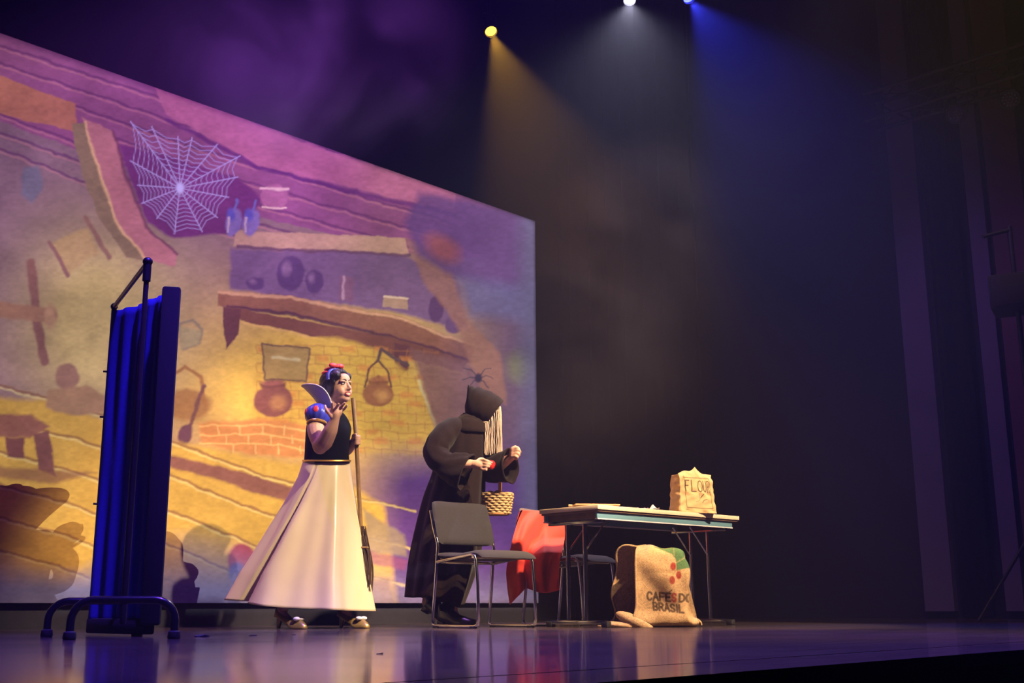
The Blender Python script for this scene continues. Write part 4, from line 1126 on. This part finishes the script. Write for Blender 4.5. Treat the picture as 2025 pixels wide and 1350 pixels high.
# wig: cap, swept fringe, side waves and back curls
mb = MB(); e = lambda p_, r_: mb.ell(hp(*p_), tuple(x * HK for x in r_), RH, 26, 16)
e((-.040, 0, .050), (.102, .090, .084)); e((-.075, 0, .0), (.075, .086, .085))
for sd in (-1, 1):
    e((-.015, sd * .080, .010), (.052, .022, .062)); e((-.035, sd * .082, -.035), (.048, .026, .042)); e((.030, sd * .055, .068), (.050, .034, .036)); e((.012, sd * .078, .030), (.034, .016, .046))
    e((-.085, sd * .070, -.045), (.035, .032, .03))
e((-.105, 0, -.05), (.042, .07, .036)); e((-.125, -.03, -.015), (.03, .04, .03)); e((.02, 0, .098), (.05, .06, .028))
hair = remesh(mb, 'wig', M['wig'], pw, .0045, 3)
for k in range(30):      # locks combed back from the parting
    sd = -1 if k % 2 else 1; a = .2 + 1.15 * (k / 30)
    st = [hp(.045 - .02 * a, sd * (.012 + .03 * a), .125 - .02 * a), hp(.045 - .05 * a, sd * (.055 + .02 * a), .105 - .03 * a), hp(.01 - .05 * a, sd * (.090 + .006 * math.sin(k)), .045 - .02 * a), hp(-.04 - .05 * a, sd * .102, -.01 - .03 * a), hp(-.09 - .03 * a, sd * .085, -.05)]
    MB().tube(catmull(st, 4), .006, 6).build('hair_lock', M['wig'], hair)
# hair band and bow
bw = MB().tube(catmull([hp(.0, .094, .045), hp(-.004, .080, .094), hp(-.006, .035, .127), hp(-.006, -.035, .127), hp(-.004, -.080, .094), hp(0, -.094, .045)], 6), .011, 10, flat=.9).build('hair_band', M['blue_satin'], pw)
bo = MB()
for sd in (-1, 1):
    bo.ell(hp(.004, sd * .036, .152), (.020, .036, .017), RH, 16, 10)
bo.ell(hp(.006, 0, .150), (.014, .013, .014), RH)
bo.ell(hp(-.035, -.035, .135), (.045, .020, .010), RH); bo.ell(hp(-.055, -.055, .110), (.032, .018, .010), RH)
bo.build('hair_bow', M['red_satin'], pw)
# bodice
def ring_px(y, xl, xr, hd, n=48, dy=.02, fn=None, tilt=0.0):
    out = []; cx = (xl + xr) / 2; hx = (xr - xl) / 2
    for k in range(n):
        a = 2 * math.pi * k / n; m_ = fn(a) if fn else 1.0
        out.append(W(cx + hx * math.cos(a) * m_, y + tilt * math.cos(a), dy - hd * math.sin(a) * m_))
    return out
tabl = [(915, 600.5, 691.5, .115), (900, 602, 690, .115), (880, 603, 690, .12), (862, 604, 693, .13), (848, 605, 695, .135), (834, 608, 691, .13), (822, 616, 684, .11), (813, 630, 675, .08), (807, 640, 668, .06)]
tt = catmull([Vector((a, b_, c_)) for a, b_, c_, d_ in tabl], 4); hd_ = catmull([Vector((d_, 0, 0)) for *_, d_ in tabl], 4)
MB().loft([ring_px(q.x, q.y, q.z, h_.x) for q, h_ in zip(tt, hd_)]).build('bodice', M['velvet_black'], pw, sharp=179)
MB().tube(ring_px(911, 599.5, 692.5, .122)[::2], .007, 8, closed=True).build('waistband', M['gold'], pw)
# puffed sleeves with red drops and gold cuffs
def puff(c, axis, rx, rl, vis):
    R = facing(axis); RL = Matrix((R.col[0], R.col[2], R.col[1])).transposed(); rings = []; n = 48
    for j in range(15):
        t_ = j / 14; r_ = rx * (math.sin(math.pi * (.10 + .78 * t_)) ** .55)
        rings.append([c + RL @ Vector(((r_ * (1 + .035 * math.cos(12 * 2 * math.pi * k / n))) * math.cos(2 * math.pi * k / n), (r_ * (1 + .035 * math.cos(12 * 2 * math.pi * k / n))) * math.sin(2 * math.pi * k / n), rl * (t_ - .5))) for k in range(n)])
    sl = MB().loft(rings).build('puffed_sleeve', M['blue_satin'], pw, sharp=179)
    ce = c + RL @ Vector((0, 0, rl * .5))
    MB().tube([ce + RL @ Vector((.060 * math.cos(2 * math.pi * k / 24), .060 * math.sin(2 * math.pi * k / 24), 0)) for k in range(24)], .0085, 8, closed=True).build('cuff', M['gold'], sl)
    for a in (-2.4, -1.75, -1.1, -.4, .5, 1.6, 2.6):
        d_ = RL @ Vector((math.cos(a), math.sin(a), 0)); q = c + d_ * (rx * .985) + RL @ Vector((0, 0, -.005))
        Rd = facing(d_); MB().ell(q, (.017, .006, .023), Rd, 14, 8).build('red_drop', M['red_satin'], sl)
puff(W(628.5, 820, -.135), (W(625, 850, -.16) - W(630, 800, -.11)), .082, .125, True)
puff(W(664, 828, .19), (W(668, 856, .2) - W(662, 800, .18)), .058, .10, False)
# standing collar, open at the front
NC = W(653, 806, .0); rows = []
back = -Vector((f_.x, f_.y, 0)).normalized(); sid = Vector((-back.y, back.x, 0))
for j in range(13):
    v = j / 12; row = []
    for i in range(45):
        ph = math.radians(-70 + 205 * i / 44); cb = math.cos(ph)
        e_ = abs(ph) / math.radians(135)
        hgt = .146 * (1 - .8 * e_ ** 8) + .012 * math.cos(ph)
        rr = .060 + (.112 + .022 * max(0, cb)) * v * (.6 + .4 * v) * (1 - .5 * e_ ** 8)
        row.append(NC + back * (math.cos(ph) * rr) + sid * (math.sin(ph) * rr) + ZV * (hgt * v - .012))
    rows.append(row)
ob = MB().loft(rows, closed=False).build('stand_up_collar', M['collar'], pw, sharp=179); solidify(ob, .004)
M['piping'] = mat('white_piping', (0.85, 0.82, 0.88), 0.5)
MB().tube(rows[-1], .004, 8).build('collar_piping', M['piping'], pw)
# skirt
rows = []; NSK = 300; NT = 64
tabs = [(0, 912, 600, 692, .118), (.12, 945, 590, 695, .15), (.3, 1000, 563, 702, .20), (.55, 1074, 524, 712, .28), (.78, 1140, 488, 721, .35), (1, 1202, 462, 731, .41)]
for j in range(NT + 1):
    t_ = j / NT; y, xl, xr, hd = interp(tabs, t_); cx = (xl + xr) / 2; hx = (xr - xl) / 2; row = []
    for k in range(NSK):
        a = 2 * math.pi * k / NSK
        ph = math.radians(99 + 33 * t_ ** .7)
        da = (a - ph + math.pi) % (2 * math.pi) - math.pi
        wn = .12 + .11 * t_
        sm = lambda q_: max(0.0, min(1.0, q_)) ** 2 * (3 - 2 * max(0.0, min(1.0, q_)))
        g_ = -.30 * min(1, t_ * 1.7) * sm(da / .035 + .5) * (1 - sm((da - wn) / .06 + .5))
        g_ += .05 * min(1, t_ * 2.4) * math.exp(-((da + .14) / .12) ** 2) + .02 * min(1, t_ * 2) * math.exp(-((da - .32) / .12) ** 2)
        wv = .075 * math.sin(7 * a + .9 + .5 * math.sin(2 * a)) + .024 * math.sin(13 * a + 2.0) + .045 * math.exp(-(((a - 1.05 + math.pi) % (2 * math.pi) - math.pi) / .10) ** 2) * (1 - .2 * t_) - .03 * math.exp(-(((a - .78 + math.pi) % (2 * math.pi) - math.pi) / .12) ** 2)
        m_ = 1 + g_ + wv * min(1, t_ * 2.2) * (.6 + .5 * t_)
        dyy = -hd * math.sin(a) * m_
        zz_ = -17 * max(0, -math.cos(a)) ** 1.3 * t_ ** 3 + 6 * max(0, math.cos(a)) * t_ ** 3
        q = at(cx + hx * math.cos(a) * m_, y + zz_, YW + .04)
        row.append(Vector((q.x * (YW + .04 + dyy) / (YW + .04) if False else q.x, YW + .04 + dyy, q.z)))
    rows.append(row)
ob = MB().loft(rows, False, False).build('skirt', M['satin'], pw, sharp=179); solidify(ob, .003)
# shoes
def pump(heel, toe, hh, name, m, parent, bow=True):
    d_ = toe - heel; d_.z = 0; L_ = d_.length; d_.normalize(); sdv = Vector((-d_.y, d_.x, 0)); base_ = Vector((heel.x, heel.y, 0)); rings = []
    for j in range(25):
        t_ = j / 24; x = -.01 + (L_ + .012) * t_
        zs = hh * (1 - min(1, t_ / .66) ** 1.4) ** 1.2 + .006; wd_ = .030 + .013 * math.sin(math.pi * min(1, t_ * 1.15)) ** 1.2 * (1.4 if t_ > .5 else .5)
        if t_ > .86: wd_ *= math.sqrt(max(.03, 1 - ((t_ - .86) / .14) ** 2))
        if t_ < .06: wd_ *= math.sqrt(max(.05, 1 - ((.06 - t_) / .06) ** 2))
        hu = .058 - .02 * math.sin(math.pi * min(1, t_ / .7)) if t_ < .7 else .058 - .045 * ((t_ - .7) / .3) ** 1.6
        ring = []
        for k in range(20):
            a = 2 * math.pi * k / 20; cz = math.sin(a); cyv = math.copysign(abs(math.cos(a)) ** .75, math.cos(a))
            ring.append(base_ + d_ * x + sdv * (wd_ * cyv * (1 - .25 * max(0, cz))) + ZV * (zs + (hu * max(0, cz) if cz > 0 else .006 * cz)))
        rings.append(ring)
    sh = MB().loft(rings).build(name, m, parent, sharp=179)
    hc_ = base_ + d_ * .018
    MB().tube([hc_ + ZV * (hh + .012) + d_ * .012, hc_ + ZV * hh * .6 + d_ * .002, hc_ + ZV * .004 - d_ * .004], [.026, .016, .0105], 12).build('heel', m, sh)
    if bow:
        for kk in (-1, 1):
            MB().ell(base_ + d_ * (L_ * .74) + sdv * (kk * .022) + ZV * .060, (.022, .024, .013), Matrix((d_, sdv, ZV)).transposed(), 14, 8).build('shoe_bow', M['piping'], sh)
    return sh
pump(Vector((at(547, 1242, 7.28).x, 7.28, 0)), Vector((at(606, 1242, 7.17).x, 7.17, 0)), .072, 'shoe', M['gold_leather'], pw)
pump(Vector((W(671, 1240).x, 7.50, 0)), Vector((W(734, 1240).x, 7.38, 0)), .072, 'shoe', M['gold_leather'], pw)

# ------------------------------------------------------------------ broom held upright
M['stick'] = mat('broom_stick', (0.26, 0.15, 0.06), 0.6, noise=0.35, nscale=18, bump=0.3, bscale=40)
M['twig'] = mat('broom_twig', (0.055, 0.03, 0.02), 0.9)
b0 = W(698, 787, .0); b1 = W(704.5, 870, .012); b2 = W(709, 960, .02); b3 = W(717, 1095, .03)
broom = thing('broom', 'twig broom with long wooden stick held upright beside the cream skirt', 'broom', b3)
MB().tube(catmull([b0, b1, b2, b3], 8), .0135, 12).build('stick', M['stick'], broom)
tw = MB()
for k in range(90):
    a = random.random() * 2 * math.pi; r_ = random.random() ** .5; e_ = W(727 + 6 * math.cos(a) * r_ + random.uniform(-3, 4), 1180 + random.uniform(-18, 14), .05 + .07 * math.sin(a) * r_)
    s0_ = b3 + Vector((.02 * math.cos(a) * r_, .02 * math.sin(a) * r_, .12 + random.uniform(-.05, .06)))
    md_ = (s0_ + e_) / 2 + Vector((random.uniform(-.02, .03), random.uniform(-.02, .02), random.uniform(-.02, .02)))
    tw.tube(catmull([s0_, md_, e_], 4), [.003] * 8 + [.0015], 5)
ob = tw.build('twig_brush', M['twig'], broom); tag(ob, kind='stuff')
MB().tube([b3 + Vector((.034 * math.cos(k / 16 * 6.283), .034 * math.sin(k / 16 * 6.283), .04)) for k in range(16)], .006, 6, closed=True).build('binding', M['stick'], broom)

# ------------------------------------------------------------------ hooded person in the dark robe
YH = 8.05
X = lambda px, py, dy=0.0: at(px, py, YH + dy)
M['robe'] = mat('dark_velour', (1, 1, 1), 0.92, attr='print', noise=0.25, nscale=70, sheen=0.06, spec=0.1)
M['robe_plain'] = mat('dark_velour_plain', (0.014, 0.008, 0.007), 0.92, noise=0.25, nscale=70, sheen=0.06, spec=0.1)
M['boot'] = mat('black_leather', (0.012, 0.010, 0.010), 0.28)
M['yarn'] = mat('pale_yarn', (0.42, 0.33, 0.26), 0.9, noise=0.25, nscale=40)
ph_ = thing('person', 'stooping person in a hooded dark robe with pale yarn hair, holding a red apple', 'person', (X(880, 1236).x, YH, 0))
mb = MB()
ff = Vector((.86, -.20, -.42)).normalized(); ss_ = Vector((0, 0, 1)).cross(ff).normalized(); uu_ = ff.cross(ss_)
RHH = Matrix((ff, ss_, uu_)).transposed(); HCC = X(955, 806, 0)
head_form(mb, HCC, RHH, .92)
limb(mb, [HCC + RHH @ Vector((-.03, 0, -.05)), X(930, 838, .02), X(915, 862, .03)], [.055, .06, .09])
limb(mb, [X(915, 865, .03), X(903, 920, .03), X(890, 985, .03)], [.12, .13, .125], 20)
limb(mb, [X(884, 985, -.05), X(888, 1110, -.07), X(893, 1210, -.05)], [.09, .062, .042]); limb(mb, [X(888, 985, .10), X(872, 1110, .10), X(846, 1190, .10)], [.09, .062, .042])
limb(mb, [X(893, 1212, -.05), X(908, 1228, -.09)], [.04, .03]); limb(mb, [X(846, 1190, .1), X(868, 1218, .06)], [.04, .03])
# near arm, hand round the apple
limb(mb, [X(886, 852, -.16), X(864, 880, -.24), X(862, 910, -.26)], [.058, .052, .045]); limb(mb, [X(862, 910, -.26), X(895, 914, -.32), X(934, 917, -.34)], [.045, .042, .028])
AP = X(969.5, 918.5, -.335)
limb(mb, [X(934, 917, -.34), X(943, 918, -.35), X(950, 919, -.352)], [.027, .030, .031]); mb.ell(X(946, 918.5, -.352), (.036, .019, .034))
for k, (y0, y1, y2, x2) in enumerate(((910.5, 909, 913, 969), (915.5, 915, 918, 970), (920.5, 921, 922.5, 967), (925, 928, 928.5, 958))):
    limb(mb, [X(949, y0 + .5, -.355), X(956, y1, -.372), X(963, (y1 + y2) / 2, -.385), X(x2, y2, -.378)], [.0115, .0108, .0098, .0085], 10, 3)
limb(mb, [X(943, 912, -.33), X(951, 907, -.30), X(960, 909.5, -.285)], [.013, .012, .009], 10, 3)
# far arm raised, loosely closed fist
limb(mb, [X(950, 856, .14), X(962, 905, .10), X(975, 930, .02)], [.056, .05, .043]); limb(mb, [X(975, 930, .02), X(995, 915, -.07), X(1012, 903, -.13)], [.043, .038, .027])
mb.ell(X(1013.5, 898, -.14), (.026, .026, .036))
for k, (x0, y0, x1, y1, x2, y2) in enumerate(((1013, 889, 1022, 884.5, 1026, 888), (1014, 893, 1024, 889, 1028.5, 893), (1014, 898, 1023, 895.5, 1026.5, 899.5), (1013, 903, 1020, 901.5, 1023, 905))):
    limb(mb, [X(x0, y0, -.155), X(x1, y1, -.175), X(x2, y2, -.165), X(x2 - 3, y2 + 2.5, -.135)], [.0115, .011, .010, .009], 10, 3)
limb(mb, [X(1010, 894, -.16), X(1013, 886.5, -.178), X(1019, 882.5, -.178)], [.012, .011, .009], 10, 3)
remesh(mb, 'body', M['skin'], ph_, .0045, 3)
# robe
tabr = [(826, 908, 946, .10), (838, 893, 955, .15), (860, 880, 962, .175), (895, 868, 963, .19), (940, 855, 958, .19), (985, 839, 955, .20), (1040, 825, 951, .22), (1090, 814, 947, .24), (1135, 807, 934, .25), (1186, 802, 914, .25)]
tt = catmull([Vector((a, b_, c_)) for a, b_, c_, d_ in tabr], 6); hd_ = catmull([Vector((d_, 0, 0)) for *_, d_ in tabr], 6); rows = []; NK = 180
for j, (q, h_) in enumerate(zip(tt, hd_)):
    t_ = j / (len(tt) - 1); row = []; cx = (q.y + q.z) / 2; hx = (q.z - q.y) / 2
    for k in range(NK):
        a = 2 * math.pi * k / NK
        m_ = 1 + (.035 * math.sin(6 * a + 1 + 2 * t_) + .03 * math.sin(11 * a + 3 * t_)) * min(1, t_ * 1.6)
        m_ -= .10 * t_ * math.exp(-((((a - 2.0 + math.pi) % (2 * math.pi)) - math.pi) / .18) ** 2) + .07 * t_ * math.exp(-((((a - 1.2 + math.pi) % (2 * math.pi)) - math.pi) / .2) ** 2)
        yy = q.x + (-9 * max(0, -math.cos(a)) + 13 * max(0, math.cos(a)) ** 1.0 + 3 * math.sin(3 * a)) * t_ ** 4
        p_ = at(cx + hx * math.cos(a) * m_, yy, YH + .02); row.append(Vector((p_.x, YH + .02 - h_.x * math.sin(a) * m_, p_.z)))
    rows.append(row)
ob = MB().loft(rows, True, False).build('robe', M['robe'], ph_, sharp=179)
V = np.array([v.co[:] for v in ob.data.vertices]); z_ = V[:, 2]
cc = np.tile(np.array((.014, .008, .007)), (len(V), 1)); bd = np.clip(1 - np.abs(z_ - (.385 + .07 * (V[:, 0] + .35))) / .055, 0, 1) > .25
cc[bd] = (.028, .028, .030); cc[(z_ < .24)] = (.024, .012, .008); set_paint(ob.data, cc); solidify(ob, .005, 0)
# sleeves
mb = MB(); sr = tube2(mb, [(X(912, 846, .0), .075, .10), (X(890, 852, -.10), .085, .10), (X(870, 872, -.19), .086, .10), (X(862, 898, -.24), .085, .09), (X(880, 918, -.28), .085, .085), (X(903, 927, -.31), .115, .08), (X(921, 934, -.33), .125, .085)], 48, 6, .05, 7)
ob = mb.build('sleeve', M['robe_plain'], ph_, sharp=179); solidify(ob, .006, -1)
MB().tube(sr[-1][::2], .006, 6, closed=True).build('sleeve_hem', M['robe_plain'], ob)
mb = MB(); sr = tube2(mb, [(X(945, 858, .12), .09, .10), (X(958, 900, .10), .10, .10), (X(970, 924, .04), .10, .10), (X(990, 923, -.05), .105, .09), (X(1009, 921, -.11), .118, .085)], 48, 6, .04, 6)
ob = mb.build('sleeve', M['robe_plain'], ph_, sharp=179); solidify(ob, .006, -1)
MB().tube(sr[-1][::2], .006, 6, closed=True).build('sleeve_hem', M['robe_plain'], ob)
# hood with a drooping point
hst = [((994, 791), (959, 838), .105), ((984, 781), (952, 837), .118), ((970, 774), (944, 833), .122), ((954, 767.5), (932, 828), .118), ((942, 765.5), (922, 821), .10), ((934, 764), (919, 805), .07), ((929, 762.5), (922, 790), .04), ((925.5, 760.5), (924.5, 768), .008)]
rows = []
for (tx, ty), (bx, by), hd in hst:
    row = []
    for k in range(48):
        a = 2 * math.pi * k / 48; c_ = math.cos(a); sn = math.sin(a)
        px = (tx + bx) / 2 + (tx - bx) / 2 * c_; py = (ty + by) / 2 + (ty - by) / 2 * c_
        row.append(X(px, py, .02 + hd * math.copysign(abs(sn) ** .8, sn)))
    rows.append(row)
fine = []
for i in range(len(rows[0])): fine.append(catmull([r_[i] for r_ in rows], 5))
rows2 = [[fine[k][j] + Vector((0, 0, .004 * math.sin(j * .8 + 3 * math.sin(2 * math.pi * k / 48)))) for k in range(48)] for j in range(len(fine[0]))]
ob = MB().loft(rows2, False, True).build('hood', M['robe_plain'], ph_, sharp=179); solidify(ob, .006, -1); subsurf(ob, 1)
MB().tube(rows2[0][::2], .007, 8, closed=True).build('hood_hem', M['robe_plain'], ob)
# shoulder cape under the hood
mb = MB(); mb.loft([[X(px, py, .02 - hd * math.sin(2 * math.pi * k / 40) ) if False else X((a_ + b_) / 2 + (b_ - a_) / 2 * math.cos(2 * math.pi * k / 40), py + tl2 * math.cos(2 * math.pi * k / 40), .02 - hd * math.sin(2 * math.pi * k / 40)) for k in range(40)] for a_, b_, py, hd, tl2, px in ((918, 958, 824, .10, 8, 0), (904, 964, 834, .145, 7, 0), (893, 966, 843, .175, 5, 0), (886, 966, 852, .19, 2, 0))], False, False)
ob = mb.build('cowl', M['robe_plain'], ph_, sharp=179); solidify(ob, .006, 0)
# yarn hair hanging from the hood
yn = MB()
for k in range(260):
    u = random.random(); dpt = random.uniform(-.085, .08)
    xs = 961 + 30 * u; ys = 833 - 34 * u + random.uniform(-2, 2)
    xe_ = 958.5 + 33 * u + random.uniform(-1.6, 1.6); ye = 897 + random.uniform(-5, 4)
    top_ = X(xs - 9, ys + 2, dpt * .6); st = [top_, X(xs - 1, ys + 5, dpt * .85)]
    for j in range(1, 7): st.append(X(xs + (xe_ - xs) * j / 6 + random.uniform(-.8, .8), ys + 6 + (ye - ys - 6) * j / 6, dpt + random.uniform(-.006, .006)))
    yn.tube(st, .0042, 5)
ob = yn.build('yarn_hair', M['yarn'], ph_); tag(ob, kind='stuff')
# boots
def boot(heel, toe, hh, lift, ank):
    d_ = toe - heel; L_ = d_.length; dz = Vector((d_.x, d_.y, 0)).normalized(); R = Matrix((d_.normalized(), Vector((-dz.y, dz.x, 0)), d_.normalized().cross(Vector((-dz.y, dz.x, 0))))).transposed()
    rings = []
    for j in range(22):
        t_ = j / 21; wd_ = .034 + .012 * math.sin(math.pi * t_); 
        if t_ > .85: wd_ *= math.sqrt(max(.04, 1 - ((t_ - .85) / .15) ** 2))
        if t_ < .08: wd_ *= math.sqrt(max(.1, 1 - ((.08 - t_) / .08) ** 2))
        hu = .105 - .02 * t_ if t_ < .35 else .098 - .062 * ((t_ - .35) / .65) ** .8
        zs = hh * (1 - min(1, t_ / .5)) ** .8
        rings.append([heel + R @ Vector((L_ * t_, wd_ * math.copysign(abs(math.cos(2 * math.pi * k / 20)) ** .7, math.cos(2 * math.pi * k / 20)) * (1 - .2 * max(0, math.sin(2 * math.pi * k / 20))), zs + .008 + (hu * math.sin(2 * math.pi * k / 20) if math.sin(2 * math.pi * k / 20) > 0 else .008 * math.sin(2 * math.pi * k / 20)))) for k in range(20)])
    b_ = MB().loft(rings).build('boot', M['boot'], ph_, sharp=179)
    MB().box(heel + R @ Vector((.03, 0, hh / 2)), (.055, .055, hh + .008), R, .005).build('heel', M['boot'], b_)
    tube_ = MB(); tube_.tube([heel + R @ Vector((.055, 0, .08)), ank], [.05, .05], 16); tube_.build('shaft', M['boot'], b_)
boot(Vector((X(868, 1236).x, YH - .06, .0)), Vector((X(943, 1236).x, YH - .18, .0)), .035, 0, X(890, 1195, -.05))
boot(Vector((X(832, 1204).x, YH + .1, X(832, 1206).z)), Vector((X(893, 1236).x, YH + .03, .0)), .035, 0, X(852, 1178, .1))

# apple in the hand
M['apple'] = mat('red_apple', (0.62, 0.02, 0.02), 0.28, noise=0.12, nscale=25)
ap = thing('apple', 'shiny red apple in the hand of the hooded person', 'apple', AP)
MB().lathe([(.004, -.026), (.016, -.031), (.027, -.022), (.0345, 0), (.033, .014), (.024, .026), (.012, .028), (.004, .022)], AP, 24).build('fruit', M['apple'], ap)
MB().tube([AP + Vector((0, 0, .02)), AP + Vector((.004, 0, .034))], .0016, 6).build('stem', M['twig'], ap)

# basket hanging from the far forearm
M['wicker'] = mat('wicker', (0.50, 0.33, 0.15), 0.7, noise=0.3, nscale=60)
M['wicker_dark'] = mat('wicker_core', (0.30, 0.15, 0.05), 0.8)
M['wicker_red'] = mat('wicker_handle', (0.55, 0.26, 0.09), 0.6, noise=0.25, nscale=50)
BC = X(982, 1017, .03); KB = 7.87 / 2350
bk = thing('wicker_basket', 'small woven wicker basket hanging from the robed arm', 'basket', BC)
HB = 42 * KB
prof = lambda v: (25.5 + 7.5 * v ** .8) * KB
NRW = 8
for r_ in range(NRW):
    v = (r_ + .5) / NRW; pts = []
    for k in range(112):
        a = 2 * math.pi * k / 112
        pts.append(BC + Vector(((prof(v) + .0055 * math.cos(14 * a + math.pi * r_)) * math.cos(a), (prof(v) + .0055 * math.cos(14 * a + math.pi * r_)) * .85 * math.sin(a), HB * v)))
    MB().tube(pts, .0098, 7, closed=True).build('woven_strand', M['wicker'], bk)
for k in range(28):
    a = 2 * math.pi * (k + .5) / 28
    MB().tube([BC + Vector((prof(v) * math.cos(a), prof(v) * .85 * math.sin(a), HB * v)) for v in (0, .25, .5, .75, 1)], .005, 6).build('stake', M['wicker_dark'], bk)
MB().tube([BC + Vector((prof(1) * 1.02 * math.cos(2 * math.pi * k / 48), prof(1) * .87 * math.sin(2 * math.pi * k / 48), HB)) for k in range(48)], .008, 8, closed=True).build('rim', M['wicker'], bk)
MB().lathe([(prof(0) * 1.0, -.004), (prof(0) * 1.02, .006), (.005, .008)], BC, 32).build('base', M['wicker_red'], bk)
hpts = [BC + Vector((.012 * math.cos(math.pi * k / 20) * 0 + .025, prof(1) * .85 * math.cos(math.pi * k / 20), HB + .30 * math.sin(math.pi * k / 20) ** .7)) for k in range(21)]
MB().tube(hpts, .011, 8).build('handle', M['wicker_red'], bk)
M['bun'] = mat('pale_fruit', (0.72, 0.55, 0.30), 0.5)
for k, (dx, dy, r_, lab) in enumerate(((-.045, .0, .034, 'pale round fruit at the left inside the wicker basket'), (.012, -.035, .034, 'pale round fruit beside the basket handle'), (.018, .042, .032, 'pale round fruit at the back of the wicker basket'))):
    fr_ = thing('fruit', lab, 'fruit', BC + Vector((dx, dy, HB - .005)), 'fruit in the wicker basket')
    MB().lathe([(.004, -.9 * r_), (.5 * r_, -.85 * r_), (.9 * r_, -.4 * r_), (r_, 0), (.88 * r_, .5 * r_), (.5 * r_, .8 * r_), (.1 * r_, .72 * r_)], BC + Vector((dx, dy, HB - .005)), 20).build('flesh', M['bun'], fr_)

# ------------------------------------------------------------------ drifting theatre smoke above the screen
smoke_m = bpy.data.materials.new('theatre_smoke'); smoke_m.use_nodes = True
t = smoke_m.node_tree
for n_ in list(t.nodes):
    if n_.type != 'OUTPUT_MATERIAL': t.nodes.remove(n_)
so = next(n_ for n_ in t.nodes if n_.type == 'OUTPUT_MATERIAL')
sv = t.nodes.new('ShaderNodeVolumeScatter'); sv.inputs['Anisotropy'].default_value = 0.3
stc = t.nodes.new('ShaderNodeTexCoord')
sn = t.nodes.new('ShaderNodeTexNoise'); sn.inputs['Scale'].default_value = 1.15; sn.inputs['Detail'].default_value = 3.0; sn.inputs['Distortion'].default_value = 0.6
t.links.new(stc.outputs['Object'], sn.inputs['Vector'])
smr = t.nodes.new('ShaderNodeMapRange'); smr.inputs['From Min'].default_value = 0.44; smr.inputs['From Max'].default_value = 0.72
smr.inputs['To Min'].default_value = 0.0; smr.inputs['To Max'].default_value = 0.40
t.links.new(sn.outputs['Fac'], smr.inputs['Value'])
sln = t.nodes.new('ShaderNodeVectorMath'); sln.operation = 'LENGTH'
smp = t.nodes.new('ShaderNodeMapping'); t.links.new(stc.outputs['Object'], smp.inputs['Vector'])
SR = Vector((1.75, 0.75, 0.95)); smp.inputs['Scale'].default_value = (1 / SR.x, 1 / SR.y, 1 / SR.z)
t.links.new(smp.outputs['Vector'], sln.inputs[0])
sfa = t.nodes.new('ShaderNodeMapRange'); sfa.interpolation_type = 'SMOOTHSTEP'
sfa.inputs['From Min'].default_value = 0.25; sfa.inputs['From Max'].default_value = 0.98; sfa.inputs['To Min'].default_value = 1.0; sfa.inputs['To Max'].default_value = 0.0
t.links.new(sln.outputs['Value'], sfa.inputs['Value'])
smu = t.nodes.new('ShaderNodeMath'); smu.operation = 'MULTIPLY'
t.links.new(smr.outputs['Result'], smu.inputs[0]); t.links.new(sfa.outputs['Result'], smu.inputs[1])
t.links.new(smu.outputs['Value'], sv.inputs['Density']); t.links.new(sv.outputs['Volume'], so.inputs['Volume'])
so_ = MB().ell((0, 0, 0), tuple(SR), None, 24, 14).build('smoke', smoke_m)
so_.location = at(590, 130, 8.3)
tag(so_, 'drifting purple lit theatre smoke above the projection screen', 'smoke', kind='stuff')

smoke_m.cycles.volume_step_rate = 2.0
so2 = MB().ell((0, 0, 0), tuple(SR), None, 24, 14).build('smoke', smoke_m.copy())
so2.data.materials[0].node_tree.nodes[smr.name].inputs['To Max'].default_value = 0.12
so2.data.materials[0].node_tree.nodes[sv.name].inputs['Color'].default_value = (1.0, 0.68, 0.55, 1)  # warm scatter colour stands in for amber lamp light on the smoke
so2.location = at(1190, 640, 8.9); so2.rotation_euler = (0, math.radians(-60), 0); so2.scale = (1.1, 0.9, 1.25)
tag(so2, 'thin theatre smoke drifting behind the table, amber light tinted into its colour', 'smoke', kind='stuff')
